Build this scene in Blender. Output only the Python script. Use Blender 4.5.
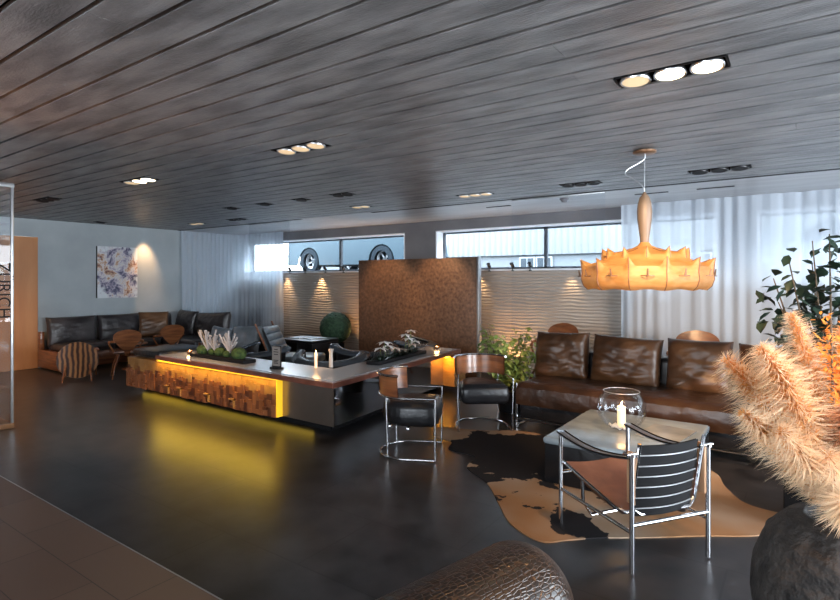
import bpy, bmesh, math, random
from math import sin, cos, pi, radians, atan2, hypot
from mathutils import Vector, Matrix, noise

for o in list(bpy.data.objects):
    bpy.data.objects.remove(o, do_unlink=True)
scene = bpy.context.scene
COL = scene.collection

# ------------------------------------------------------------------ camera
cam_data = bpy.data.cameras.new('camera')
cam_data.lens = 541.0 / 840.0 * 36.0
cam_data.sensor_width = 36.0
cam_data.shift_y = -20.0 / 840.0
cam_data.clip_start = 0.05
cam = bpy.data.objects.new('camera', cam_data)
COL.objects.link(cam)
cam.location = (0, 0, 1.45)
cam.rotation_euler = (radians(90), 0, radians(35.1))
scene.camera = cam

# ------------------------------------------------------------------ world, exposure
W = bpy.data.worlds.new('overcast_sky')
scene.world = W
W.use_nodes = True
wn = W.node_tree.nodes; wl = W.node_tree.links
bg = wn['Background']
tc = wn.new('ShaderNodeTexCoord'); sp = wn.new('ShaderNodeSeparateXYZ'); rp = wn.new('ShaderNodeValToRGB')
wl.new(tc.outputs['Generated'], sp.inputs[0]); wl.new(sp.outputs['Z'], rp.inputs[0]); wl.new(rp.outputs[0], bg.inputs[0])
rp.color_ramp.elements[0].position = 0.0; rp.color_ramp.elements[0].color = (0.86, 0.93, 1.0, 1)
rp.color_ramp.elements[1].position = 0.6; rp.color_ramp.elements[1].color = (0.72, 0.86, 1.0, 1)
bg.inputs[1].default_value = 6.5
vs = scene.view_settings
vs.view_transform = 'Standard'; vs.look = 'None'; vs.gamma = 1.0; vs.use_curve_mapping = False
vs.exposure = 1.85
scene.cycles.max_bounces = 8
scene.cycles.diffuse_bounces = 4
scene.cycles.transparent_max_bounces = 16
scene.cycles.sample_clamp_indirect = 6.0
scene.cycles.caustics_reflective = False
scene.cycles.caustics_refractive = False

ZC = 2.45           # ceiling height
YB = 7.65           # back wall
XL = -10.3          # left wall
XR = 4.2            # right wall
YF = -4.2           # wall behind the camera

def area(name, loc, rot, sx, sy, energy, color, portal=False, spread=None):
    l = bpy.data.lights.new(name, 'AREA'); l.shape = 'RECTANGLE'; l.size = sx; l.size_y = sy
    l.energy = energy; l.color = color
    if spread: l.spread = radians(spread)
    if portal: l.cycles.is_portal = True
    o = bpy.data.objects.new(name, l); COL.objects.link(o)
    o.location = loc; o.rotation_euler = rot
    return o
def spot(name, loc, target, energy, color, size=60, blend=0.6, radius=0.04):
    l = bpy.data.lights.new(name, 'SPOT'); l.energy = energy; l.color = color
    l.spot_size = radians(size); l.spot_blend = blend; l.shadow_soft_size = radius
    o = bpy.data.objects.new(name, l); COL.objects.link(o)
    o.location = loc
    d = Vector(target) - Vector(loc)
    o.rotation_euler = d.to_track_quat('-Z', 'Y').to_euler()
    return o
WIN = [(-10.2, -5.70), (-5.05, -0.85), (-0.43, 3.3)]       # x ranges of the high windows in the back wall
ZS, ZT = 1.62, 2.28
for a, b in WIN:
    area('window_portal', ((a+b)/2, YB+0.26, (ZS+ZT)/2), (radians(-90), 0, 0), b-a, ZT-ZS, 1, (1, 1, 1), portal=True)
DAY = (0.72, 0.86, 1.0)
WARM = (1.0, 0.62, 0.32)
# daylight through the high windows (soft boxes of sky light standing outside above the panes, angled in)
# unseen opening added behind the camera to let in fill daylight
area('front_fill_portal', (-1.0, YF-0.1, 1.65), (radians(90), 0, 0), 4.0, 1.5, 1, (1, 1, 1), portal=True)
# daylight of the glazed right-hand side
area('side_window_portal', (XR+0.1, 2.6, 1.3), (0, radians(90), 0), 2.3, 5.6, 1, (1, 1, 1), portal=True)

# ------------------------------------------------------------------ materials
def mat(name, color, rough=0.5, metal=0.0, spec=0.5, emit=None, estr=0.0, coat=0.0, sheen=0.0):
    m = bpy.data.materials.new(name); m.use_nodes = True
    b = m.node_tree.nodes['Principled BSDF']
    b.inputs['Base Color'].default_value = (*color, 1)
    b.inputs['Roughness'].default_value = rough
    b.inputs['Metallic'].default_value = metal
    b.inputs['Specular IOR Level'].default_value = spec
    b.inputs['Coat Weight'].default_value = coat
    b.inputs['Sheen Weight'].default_value = sheen
    if emit:
        b.inputs['Emission Color'].default_value = (*emit, 1)
        b.inputs['Emission Strength'].default_value = estr
    return m
def N(m, t, **kw):
    n = m.node_tree.nodes.new(t)
    for k, v in kw.items():
        if k in n.inputs.keys(): n.inputs[k].default_value = v
        else: setattr(n, k, v)
    return n
def L(m, a, b): m.node_tree.links.new(a, b)
def coords(m, scale=(1, 1, 1), rot=(0, 0, 0), loc=(0, 0, 0), kind='Object'):
    t = N(m, 'ShaderNodeTexCoord'); mp = N(m, 'ShaderNodeMapping')
    mp.inputs['Scale'].default_value = scale; mp.inputs['Rotation'].default_value = rot; mp.inputs['Location'].default_value = loc
    L(m, t.outputs[kind], mp.inputs[0]); return mp.outputs[0]
def ramp(m, src, stops):
    r = N(m, 'ShaderNodeValToRGB'); e = r.color_ramp.elements
    e[0].position, e[0].color = stops[0][0], (*stops[0][1], 1)
    e[1].position, e[1].color = stops[-1][0], (*stops[-1][1], 1)
    for p, c in stops[1:-1]:
        x = e.new(p); x.color = (*c, 1)
    L(m, src, r.inputs[0]); return r.outputs[0]
def bsdf(m): return m.node_tree.nodes['Principled BSDF']
def noisy(name, c0, c1, scale=5.0, rough=0.5, stretch=(1, 1, 1), bump=0.0, bscale=None, detail=5, r0=None, r1=None, lo=.35, hi=.65, dist=0.02, **kw):
    m = mat(name, c0, rough, **kw); b = bsdf(m)
    v = coords(m, stretch)
    n = N(m, 'ShaderNodeTexNoise', Scale=scale, Detail=detail); L(m, v, n.inputs['Vector'])
    L(m, ramp(m, n.outputs['Fac'], [(lo, c0), (hi, c1)]), b.inputs['Base Color'])
    if r0 is not None:
        mr = N(m, 'ShaderNodeMapRange'); mr.inputs['From Min'].default_value = .3; mr.inputs['From Max'].default_value = .7
        mr.inputs['To Min'].default_value = r0; mr.inputs['To Max'].default_value = r1
        L(m, n.outputs['Fac'], mr.inputs[0]); L(m, mr.outputs[0], b.inputs['Roughness'])
    if bump:
        n2 = N(m, 'ShaderNodeTexNoise', Scale=bscale or scale*4, Detail=4); L(m, v, n2.inputs['Vector'])
        bp = N(m, 'ShaderNodeBump', Strength=bump, Distance=dist); L(m, n2.outputs['Fac'], bp.inputs['Height'])
        L(m, bp.outputs[0], b.inputs['Normal'])
    return m

M = {}
M['ceiling'] = noisy('dark_grey_ceiling_board', (0.11, 0.112, 0.118), (0.24, 0.243, 0.25), 6, 0.36, (0.5, 1.8, 1), bump=0.25, bscale=60, detail=8)
M['ceiling_gap'] = mat('black_gap', (0.004, 0.004, 0.004), 0.9)
M['soffit'] = noisy('grey_soffit', (0.38, 0.385, 0.40), (0.48, 0.485, 0.50), 3, 0.4, (0.4, 3, 1), bump=.1)
M['floor'] = noisy('dark_stone_floor', (0.010, 0.0095, 0.0105), (0.036, 0.034, 0.036), 5, 0.30, detail=7, lo=.3, hi=.7, spec=.42)
M['black'] = mat('matt_black', (0.005, 0.005, 0.006), 0.6, spec=.2)
M['blackmetal'] = mat('black_metal', (0.02, 0.02, 0.022), 0.35, 0.6)
M['chrome'] = mat('polished_chrome', (0.62, 0.62, 0.64), 0.16, 1.0)
M['steel'] = noisy('brushed_bronze_steel', (0.27, 0.22, 0.19), (0.33, 0.275, 0.24), 2, 0.30, metal=0.9)
M['mirror'] = mat('mirror_steel', (0.62, 0.62, 0.65), 0.06, 1.0)
M['wall'] = noisy('grey_plaster', (0.30, 0.34, 0.36), (0.38, 0.42, 0.44), 1.3, 0.7, bump=.08, bscale=8)
M['wallgrey'] = noisy('mid_grey_paint', (0.13, 0.13, 0.14), (0.17, 0.17, 0.18), 2, 0.6)
M['white'] = mat('white_paint', (0.75, 0.77, 0.80), 0.5)
M['frame'] = mat('dark_window_frame', (0.06, 0.065, 0.075), 0.4, 0.3)
M['silver'] = mat('silver_frame', (0.45, 0.46, 0.48), 0.3, 0.8)
M['walnut'] = noisy('walnut_veneer', (0.10, 0.030, 0.012), (0.26, 0.095, 0.035), 3, 0.28, (1, 1, 9), coat=.4, detail=7)
M['sculpted'] = noisy('reddish_wood', (0.16, 0.05, 0.015), (0.40, 0.15, 0.05), 4, 0.3, (8, 1, 1), coat=.3, detail=7)
M['counter_wood'] = noisy('dark_red_counter_edge', (0.10, 0.032, 0.02), (0.19, 0.065, 0.04), 6, 0.35, coat=.3)
M['oak'] = noisy('orange_oak_panel', (0.38, 0.15, 0.05), (0.50, 0.22, 0.08), 2, 0.45, (2, 2, .4), detail=6)
M['leather_brown'] = noisy('dark_brown_leather', (0.030, 0.013, 0.006), (0.085, 0.036, 0.014), 3, 0.4, bump=.45, bscale=9, spec=.38)
M['leather_black'] = noisy('black_leather', (0.006, 0.006, 0.007), (0.014, 0.0135, 0.015), 5, 0.33, bump=.2, bscale=18, spec=.35)
M['leather_grey'] = noisy('slate_leather', (0.12, 0.145, 0.17), (0.20, 0.235, 0.27), 6, 0.28, bump=.25, bscale=10)
M['leather_rim'] = mat('rim_highlight_leather', (.05, .062, .078), .26, spec=.7)  # window highlight on the black leather put into the rim colour
M['leather_left'] = noisy('blue_black_leather', (.020, .018, .020), (.050, .044, .046), 4, .34, bump=.4, bscale=9)
M['leather_table'] = noisy('window_sheen_table_leather', (0.17, 0.21, 0.24), (0.28, 0.335, 0.37), 3, 0.22, (1, 1.4, 1), bump=.12, bscale=6)  # window reflection on the dark table top put into the base colour
M['leaf'] = noisy('green_leaf', (0.07, 0.14, 0.03), (0.36, 0.42, 0.11), 9, 0.45)
M['leaf_dark'] = noisy('dark_green_leaf', (0.007, 0.016, 0.010), (0.022, 0.042, 0.026), 8, 0.35)
M['moss'] = noisy('moss', (0.015, 0.035, 0.006), (0.06, 0.10, 0.02), 30, 0.9, bump=.6, bscale=70)
M['box'] = noisy('boxwood', (0.008, 0.028, 0.012), (0.03, 0.07, 0.03), 25, 0.8, bump=.6, bscale=60)
M['stem'] = mat('brown_stem', (0.10, 0.065, 0.035), 0.7)
M['soil'] = mat('dark_soil', (0.02, 0.014, 0.01), 0.95)
M['petal'] = noisy('pale_petals', (0.55, 0.50, 0.47), (0.78, 0.75, 0.73), 8, 0.6)
M['petal_pink'] = noisy('pink_cream_petals', (0.60, 0.38, 0.30), (0.80, 0.65, 0.52), 8, 0.6)
M['twig'] = mat('white_twig', (0.40, 0.37, 0.37), 0.6)
M['paper'] = noisy('paper', (0.50, 0.52, 0.54), (0.62, 0.64, 0.66), 6, 0.5)
M['wax'] = mat('cream_wax', (0.80, 0.66, 0.47), 0.5, emit=(1.0, 0.5, 0.2), estr=0.35)
M['flame'] = mat('flame', (1, 0.6, 0.2), 0.5, emit=(1.0, 0.55, 0.18), estr=14)
M['lamp_on'] = mat('lit_lamp_face', (1, 0.9, 0.7), 0.5, emit=(1.0, 0.74, 0.42), estr=7)
M['lamp_soft'] = mat('dimmed_lamp_face', (.45, 0.36, 0.24), 0.5, emit=(1.0, 0.72, 0.42), estr=.2)
M['led'] = mat('yellow_led', (1, 0.7, 0.05), 0.5, emit=(1.0, 0.60, 0.03), estr=2.2)
M['bronze'] = mat('bronze_cap', (0.20, 0.11, 0.06), 0.4, 0.5)
M['stone'] = noisy('rough_black_stone', (0.012, 0.011, 0.011), (0.045, 0.038, 0.034), 14, 0.75, bump=.9, bscale=26, dist=.03)
M['tyre'] = mat('tyre', (0.012, 0.016, 0.02), 0.9, spec=.05)
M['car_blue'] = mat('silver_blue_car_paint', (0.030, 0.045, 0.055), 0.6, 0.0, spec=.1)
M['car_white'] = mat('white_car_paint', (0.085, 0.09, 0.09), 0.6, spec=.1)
M['glass_dark'] = mat('car_glass', (0.015, 0.022, 0.028), 0.4, spec=.1)
M['tan'] = noisy('tan_leather', (0.40, 0.22, 0.12), (0.55, 0.34, 0.20), 4, 0.5)
M['hide_seat'] = noisy('reddish_brown_hide', (0.10, 0.035, 0.02), (0.20, 0.08, 0.045), 5, 0.6, bump=.3, bscale=9)
M['sofa_grey'] = noisy('light_grey_fabric', (0.45, 0.45, 0.43), (0.55, 0.55, 0.52), 30, 0.9)

# brown floor tiles
def tiles_mat():
    m = mat('brown_floor_tile', (0.1, 0.05, 0.03), 0.42); b = bsdf(m)
    v = coords(m, (1, 1, 1), (0, 0, 0), (2.78, -1.22, 0))
    br = N(m, 'ShaderNodeTexBrick', offset=0.5, squash=1.0)
    br.inputs['Scale'].default_value = 1.0; br.inputs['Mortar Size'].default_value = 0.0025
    br.inputs['Brick Width'].default_value = 0.56; br.inputs['Row Height'].default_value = 0.28
    br.inputs['Color1'].default_value = (0.125, 0.075, 0.052, 1); br.inputs['Color2'].default_value = (0.105, 0.062, 0.045, 1)
    br.inputs['Mortar'].default_value = (0.03, 0.02, 0.016, 1)
    L(m, v, br.inputs['Vector']); L(m, br.outputs[0], b.inputs['Base Color']); return m
M['tile'] = tiles_mat()
# slabs of the dark floor: fine joints
def add_joints(m, w, h, off=0.0):
    b = bsdf(m); old = b.inputs['Base Color'].links[0].from_socket
    v = coords(m, (1, 1, 1), (0, 0, 0), (0.3, 0.5, 0))
    br = N(m, 'ShaderNodeTexBrick', offset=0.5)
    for k, x in (('Scale', 1.0), ('Mortar Size', 0.005), ('Brick Width', w), ('Row Height', h)): br.inputs[k].default_value = x
    br.inputs['Color1'].default_value = (1, 1, 1, 1); br.inputs['Color2'].default_value = (.8, .8, .8, 1); br.inputs['Mortar'].default_value = (.35, .35, .35, 1)
    L(m, v, br.inputs['Vector'])
    mx = N(m, 'ShaderNodeMix', data_type='RGBA', blend_type='MULTIPLY'); mx.inputs[0].default_value = 1
    L(m, old, mx.inputs[6]); L(m, br.outputs[0], mx.inputs[7]); L(m, mx.outputs[2], b.inputs['Base Color'])
add_joints(M['floor'], 1.2, 0.6)

def wave_wall():
    m = mat('rippled_wall_panel', (0.27, 0.22, 0.185), 0.55); b = bsdf(m)
    v = coords(m, (0.35, 1, 1))
    n = N(m, 'ShaderNodeTexNoise', Scale=2.2, Detail=3); L(m, v, n.inputs['Vector'])
    w = N(m, 'ShaderNodeTexWave', wave_type='BANDS', bands_direction='Z', wave_profile='SIN')
    w.inputs['Scale'].default_value = 6.5; w.inputs['Distortion'].default_value = 4.0; w.inputs['Detail'].default_value = 1.5
    w.inputs['Detail Scale'].default_value = 1.2
    L(m, v, w.inputs['Vector'])
    bp = N(m, 'ShaderNodeBump', Strength=0.6, Distance=0.018); L(m, w.outputs['Fac'], bp.inputs['Height']); L(m, bp.outputs[0], b.inputs['Normal'])
    L(m, ramp(m, n.outputs['Fac'], [(.3, (0.31, 0.265, 0.225)), (.7, (0.39, 0.34, 0.295))]), b.inputs['Base Color'])
    return m
M['wave'] = wave_wall()
def copper():
    m = mat('rusty_copper_panel', (0.2, 0.1, 0.05), 0.45, 0.15); b = bsdf(m)
    v = coords(m)
    n = N(m, 'ShaderNodeTexNoise', Scale=22, Detail=8); L(m, v, n.inputs['Vector'])
    L(m, ramp(m, n.outputs['Fac'], [(.3, (0.07, 0.036, 0.022)), (.7, (0.16, 0.088, 0.052))]), b.inputs['Base Color'])
    bp = N(m, 'ShaderNodeBump', Strength=.4, Distance=.01); L(m, n.outputs['Fac'], bp.inputs['Height']); L(m, bp.outputs[0], b.inputs['Normal'])
    return m
M['copper'] = copper()
def zebra(name, sc, axis='X'):
    m = mat(name, (0.3, 0.13, 0.05), 0.3, coat=.4); b = bsdf(m)
    v = coords(m)
    w = N(m, 'ShaderNodeTexWave', wave_type='BANDS', bands_direction=axis); w.inputs['Scale'].default_value = sc
    w.inputs['Distortion'].default_value = 3.5; w.inputs['Detail'].default_value = 2
    L(m, v, w.inputs['Vector'])
    L(m, ramp(m, w.outputs['Fac'], [(.25, (0.035, 0.012, 0.006)), (.5, (0.15, 0.055, 0.018)), (.8, (0.30, 0.13, 0.045))]), b.inputs['Base Color'])
    return m
M['zebra'] = zebra('striped_zebra_wood', 5.0)
def cowhide():
    m = mat('cowhide', (0.3, 0.2, 0.1), 0.8, spec=.15); b = bsdf(m)
    v = coords(m, (1, 1, 1), loc=(0.35, 0.1, 0))
    n = N(m, 'ShaderNodeTexNoise', Scale=2.6, Detail=6, Roughness=.6); L(m, v, n.inputs['Vector'])
    n2 = N(m, 'ShaderNodeTexNoise', Scale=1.6, Detail=2); L(m, v, n2.inputs['Vector'])
    base = ramp(m, n2.outputs['Fac'], [(.4, (0.27, 0.145, 0.07)), (.6, (0.33, 0.24, 0.17))])
    tc2 = coords(m); acc = n.outputs['Fac']
    for (cx, cy, r_, g_) in ((-2.0, 3.85, 1.05, .25), (-2.0, 4.4, .8, .2), (-1.12, 3.12, .22, .5), (-.35, 3.6, .9, -.12), (-1.35, 2.85, .38, -.2)):
        dd = N(m, 'ShaderNodeVectorMath', operation='DISTANCE'); L(m, tc2, dd.inputs[0]); dd.inputs[1].default_value = (cx, cy, 0)
        mr = N(m, 'ShaderNodeMapRange', interpolation_type='SMOOTHSTEP'); mr.inputs['From Min'].default_value = 0; mr.inputs['From Max'].default_value = r_
        mr.inputs['To Min'].default_value = g_; mr.inputs['To Max'].default_value = 0; L(m, dd.outputs['Value'], mr.inputs[0])
        ad = N(m, 'ShaderNodeMath', operation='ADD'); L(m, acc, ad.inputs[0]); L(m, mr.outputs[0], ad.inputs[1]); acc = ad.outputs[0]
    k = ramp(m, acc, [(.60, (0, 0, 0)), (.612, (1, 1, 1))])
    mx = N(m, 'ShaderNodeMix', data_type='RGBA'); L(m, k, mx.inputs[0]); L(m, base, mx.inputs[6]); mx.inputs[7].default_value = (0.016, 0.014, 0.015, 1)
    L(m, mx.outputs[2], b.inputs['Base Color'])
    return m
M['cowhide'] = cowhide()
def croc():
    m = mat('embossed_croc_leather', (0.02, 0.012, 0.008), 0.3, spec=.35); b = bsdf(m)
    v = coords(m, (1, 2.2, 2.2))
    vo = N(m, 'ShaderNodeTexVoronoi', feature='DISTANCE_TO_EDGE', Scale=42.0); L(m, v, vo.inputs['Vector']); vo.inputs['Randomness'].default_value = .55
    r = ramp(m, vo.outputs['Distance'], [(0.0, (0, 0, 0)), (.12, (1, 1, 1))])
    bp = N(m, 'ShaderNodeBump', Strength=.38, Distance=.004); L(m, r, bp.inputs['Height']); L(m, bp.outputs[0], b.inputs['Normal'])
    L(m, ramp(m, r, [(0, (0.045, 0.022, 0.011)), (1, (0.012, 0.008, 0.006))]), b.inputs['Base Color'])
    return m
M['croc'] = croc()
def painting_mat():
    m = mat('abstract_canvas_paint', (0.6, 0.6, 0.6), 0.6); b = bsdf(m)
    v = coords(m, (1, 1, 1))
    n = N(m, 'ShaderNodeTexNoise', Scale=3.6, Detail=9, Roughness=.72, Distortion=.4); L(m, v, n.inputs['Vector'])
    c = ramp(m, n.outputs['Fac'], [(.36, (0.02, 0.025, 0.05)), (.43, (0.10, 0.10, 0.17)), (.48, (0.36, 0.32, 0.40)), (.53, (0.58, 0.58, 0.58)), (.575, (0.45, 0.27, 0.17)), (.64, (0.08, 0.015, 0.03))])
    # denser strokes around the centre, pale canvas at the rim
    g = N(m, 'ShaderNodeTexGradient', gradient_type='SPHERICAL'); v2 = coords(m, (1, 2.1, 1.6)); L(m, v2, g.inputs['Vector'])
    n3 = N(m, 'ShaderNodeTexNoise', Scale=9, Detail=5); L(m, v, n3.inputs['Vector'])
    ad = N(m, 'ShaderNodeMath', operation='ADD'); L(m, g.outputs['Fac'], ad.inputs[0]); L(m, n3.outputs['Fac'], ad.inputs[1])
    k = ramp(m, ad.outputs[0], [(.62, (0, 0, 0)), (.78, (1, 1, 1))])
    mx = N(m, 'ShaderNodeMix', data_type='RGBA'); L(m, k, mx.inputs[0]); mx.inputs[6].default_value = (0.58, 0.62, 0.65, 1); L(m, c, mx.inputs[7])
    L(m, mx.outputs[2], b.inputs['Base Color']); return m
M['painting'] = painting_mat()
def sheer():
    m = bpy.data.materials.new('sheer_white_curtain'); m.use_nodes = True
    nt = m.node_tree; nt.nodes.clear()
    out = nt.nodes.new('ShaderNodeOutputMaterial'); tr = nt.nodes.new('ShaderNodeBsdfTransparent'); tl = nt.nodes.new('ShaderNodeBsdfTranslucent')
    df = nt.nodes.new('ShaderNodeBsdfDiffuse'); m1 = nt.nodes.new('ShaderNodeMixShader'); m2 = nt.nodes.new('ShaderNodeMixShader')
    tl.inputs[0].default_value = (0.82, 0.88, 0.95, 1); df.inputs[0].default_value = (0.66, 0.72, 0.80, 1)
    m1.inputs[0].default_value = .5; nt.links.new(tl.outputs[0], m1.inputs[1]); nt.links.new(df.outputs[0], m1.inputs[2])
    m2.inputs[0].default_value = .74; nt.links.new(tr.outputs[0], m2.inputs[1]); nt.links.new(m1.outputs[0], m2.inputs[2])
    nt.links.new(m2.outputs[0], out.inputs[0]); return m
M['sheer'] = sheer()
def glass(name, tint=(0.97, 0.985, 1.0), fac=0.015, rough=0.02):
    m = bpy.data.materials.new(name); m.use_nodes = True
    nt = m.node_tree; nt.nodes.clear()
    out = nt.nodes.new('ShaderNodeOutputMaterial'); tr = nt.nodes.new('ShaderNodeBsdfTransparent'); gl = nt.nodes.new('ShaderNodeBsdfGlossy')
    fr = nt.nodes.new('ShaderNodeLayerWeight'); fr.inputs[0].default_value = 0.25
    mp = nt.nodes.new('ShaderNodeMath'); mp.operation = 'MULTIPLY_ADD'; mp.inputs[1].default_value = .22; mp.inputs[2].default_value = fac
    nt.links.new(fr.outputs['Fresnel'], mp.inputs[0])
    tr.inputs[0].default_value = (*tint, 1); gl.inputs['Roughness'].default_value = rough
    mx = nt.nodes.new('ShaderNodeMixShader'); nt.links.new(mp.outputs[0], mx.inputs[0]); nt.links.new(tr.outputs[0], mx.inputs[1]); nt.links.new(gl.outputs[0], mx.inputs[2])
    nt.links.new(mx.outputs[0], out.inputs[0]); return m
M['glass'] = glass('clear_glass')
M['glass_pane'] = glass('thin_window_glass', (0.97, 0.99, 1), 0.0)
def cocoon():
    m = bpy.data.materials.new('resin_cocoon_shade'); m.use_nodes = True
    nt = m.node_tree; b = nt.nodes['Principled BSDF']; out = nt.nodes['Material Output']
    b.inputs['Base Color'].default_value = (0.62, 0.34, 0.13, 1); b.inputs['Roughness'].default_value = .5
    n = N(m, 'ShaderNodeTexNoise', Scale=9.0, Detail=6, Distortion=1.0); L(m, coords(m, (1, 1, 3)), n.inputs['Vector'])
    L(m, ramp(m, n.outputs['Fac'], [(.3, (0.33, 0.17, 0.055)), (.7, (0.47, 0.29, 0.12))]), b.inputs['Base Color'])
    L(m, ramp(m, n.outputs['Fac'], [(.3, (0.85, 0.32, 0.06)), (.7, (1.0, 0.55, 0.16))]), b.inputs['Emission Color'])
    b.inputs['Emission Strength'].default_value = 0.015
    tl = nt.nodes.new('ShaderNodeBsdfTranslucent'); tl.inputs[0].default_value = (0.55, 0.28, 0.08, 1)
    mx = nt.nodes.new('ShaderNodeMixShader'); mx.inputs[0].default_value = .35
    nt.links.new(b.outputs[0], mx.inputs[1]); nt.links.new(tl.outputs[0], mx.inputs[2]); nt.links.new(mx.outputs[0], out.inputs[0]); return m
M['cocoon'] = cocoon()
M['cocoon_neck'] = mat('unlit_resin_neck', (0.13, 0.10, 0.075), .5)
def plume_mat(name, c0, c1):
    m = bpy.data.materials.new(name); m.use_nodes = True
    nt = m.node_tree; nt.nodes.clear()
    out = nt.nodes.new('ShaderNodeOutputMaterial'); df = nt.nodes.new('ShaderNodeBsdfDiffuse'); tl = nt.nodes.new('ShaderNodeBsdfTranslucent'); mx = nt.nodes.new('ShaderNodeMixShader')
    n = N(m, 'ShaderNodeTexNoise', Scale=9.0, Detail=3); L(m, coords(m), n.inputs['Vector'])
    c = ramp(m, n.outputs['Fac'], [(.35, c0), (.65, c1)])
    nt.links.new(c, df.inputs[0]); nt.links.new(c, tl.inputs[0]); mx.inputs[0].default_value = .4
    nt.links.new(df.outputs[0], mx.inputs[1]); nt.links.new(tl.outputs[0], mx.inputs[2]); nt.links.new(mx.outputs[0], out.inputs[0]); return m
M['plume'] = plume_mat('cream_pampas_tips', (0.82, 0.60, 0.38), (0.95, 0.80, 0.60))
M['plume_core'] = plume_mat('orange_pampas_core', (0.70, 0.33, 0.10), (0.90, 0.50, 0.20))
M['plume_orange'] = plume_mat('orange_dried_flower', (0.90, 0.34, 0.06), (0.98, 0.50, 0.14))
M['plume_rust'] = plume_mat('rusty_dried_grass', (0.42, 0.20, 0.11), (0.60, 0.32, 0.18))
def facade():
    m = mat('corrugated_white_cladding', (0.8, 0.85, 0.9), .5); b = bsdf(m)
    w = N(m, 'ShaderNodeTexWave', wave_type='BANDS', bands_direction='X'); w.inputs['Scale'].default_value = 1.6
    L(m, coords(m), w.inputs['Vector'])
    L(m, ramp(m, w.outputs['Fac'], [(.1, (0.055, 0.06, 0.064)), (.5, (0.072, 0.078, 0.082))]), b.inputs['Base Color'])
    bp = N(m, 'ShaderNodeBump', Strength=.5, Distance=.05); L(m, w.outputs['Fac'], bp.inputs['Height']); L(m, bp.outputs[0], b.inputs['Normal'])
    return m
M['facade'] = facade()
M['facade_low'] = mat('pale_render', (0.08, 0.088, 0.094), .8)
M['asphalt'] = noisy('pale_asphalt', (0.07, 0.072, 0.074), (0.09, 0.092, 0.094), 8, .9)
M['facade_glass'] = mat('facade_window_glass', (0.03, 0.036, 0.042), .4, spec=.1)

M['car_rim'] = mat('car_rim_paint', (.22, .23, .24), .6, spec=.1)
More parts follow.
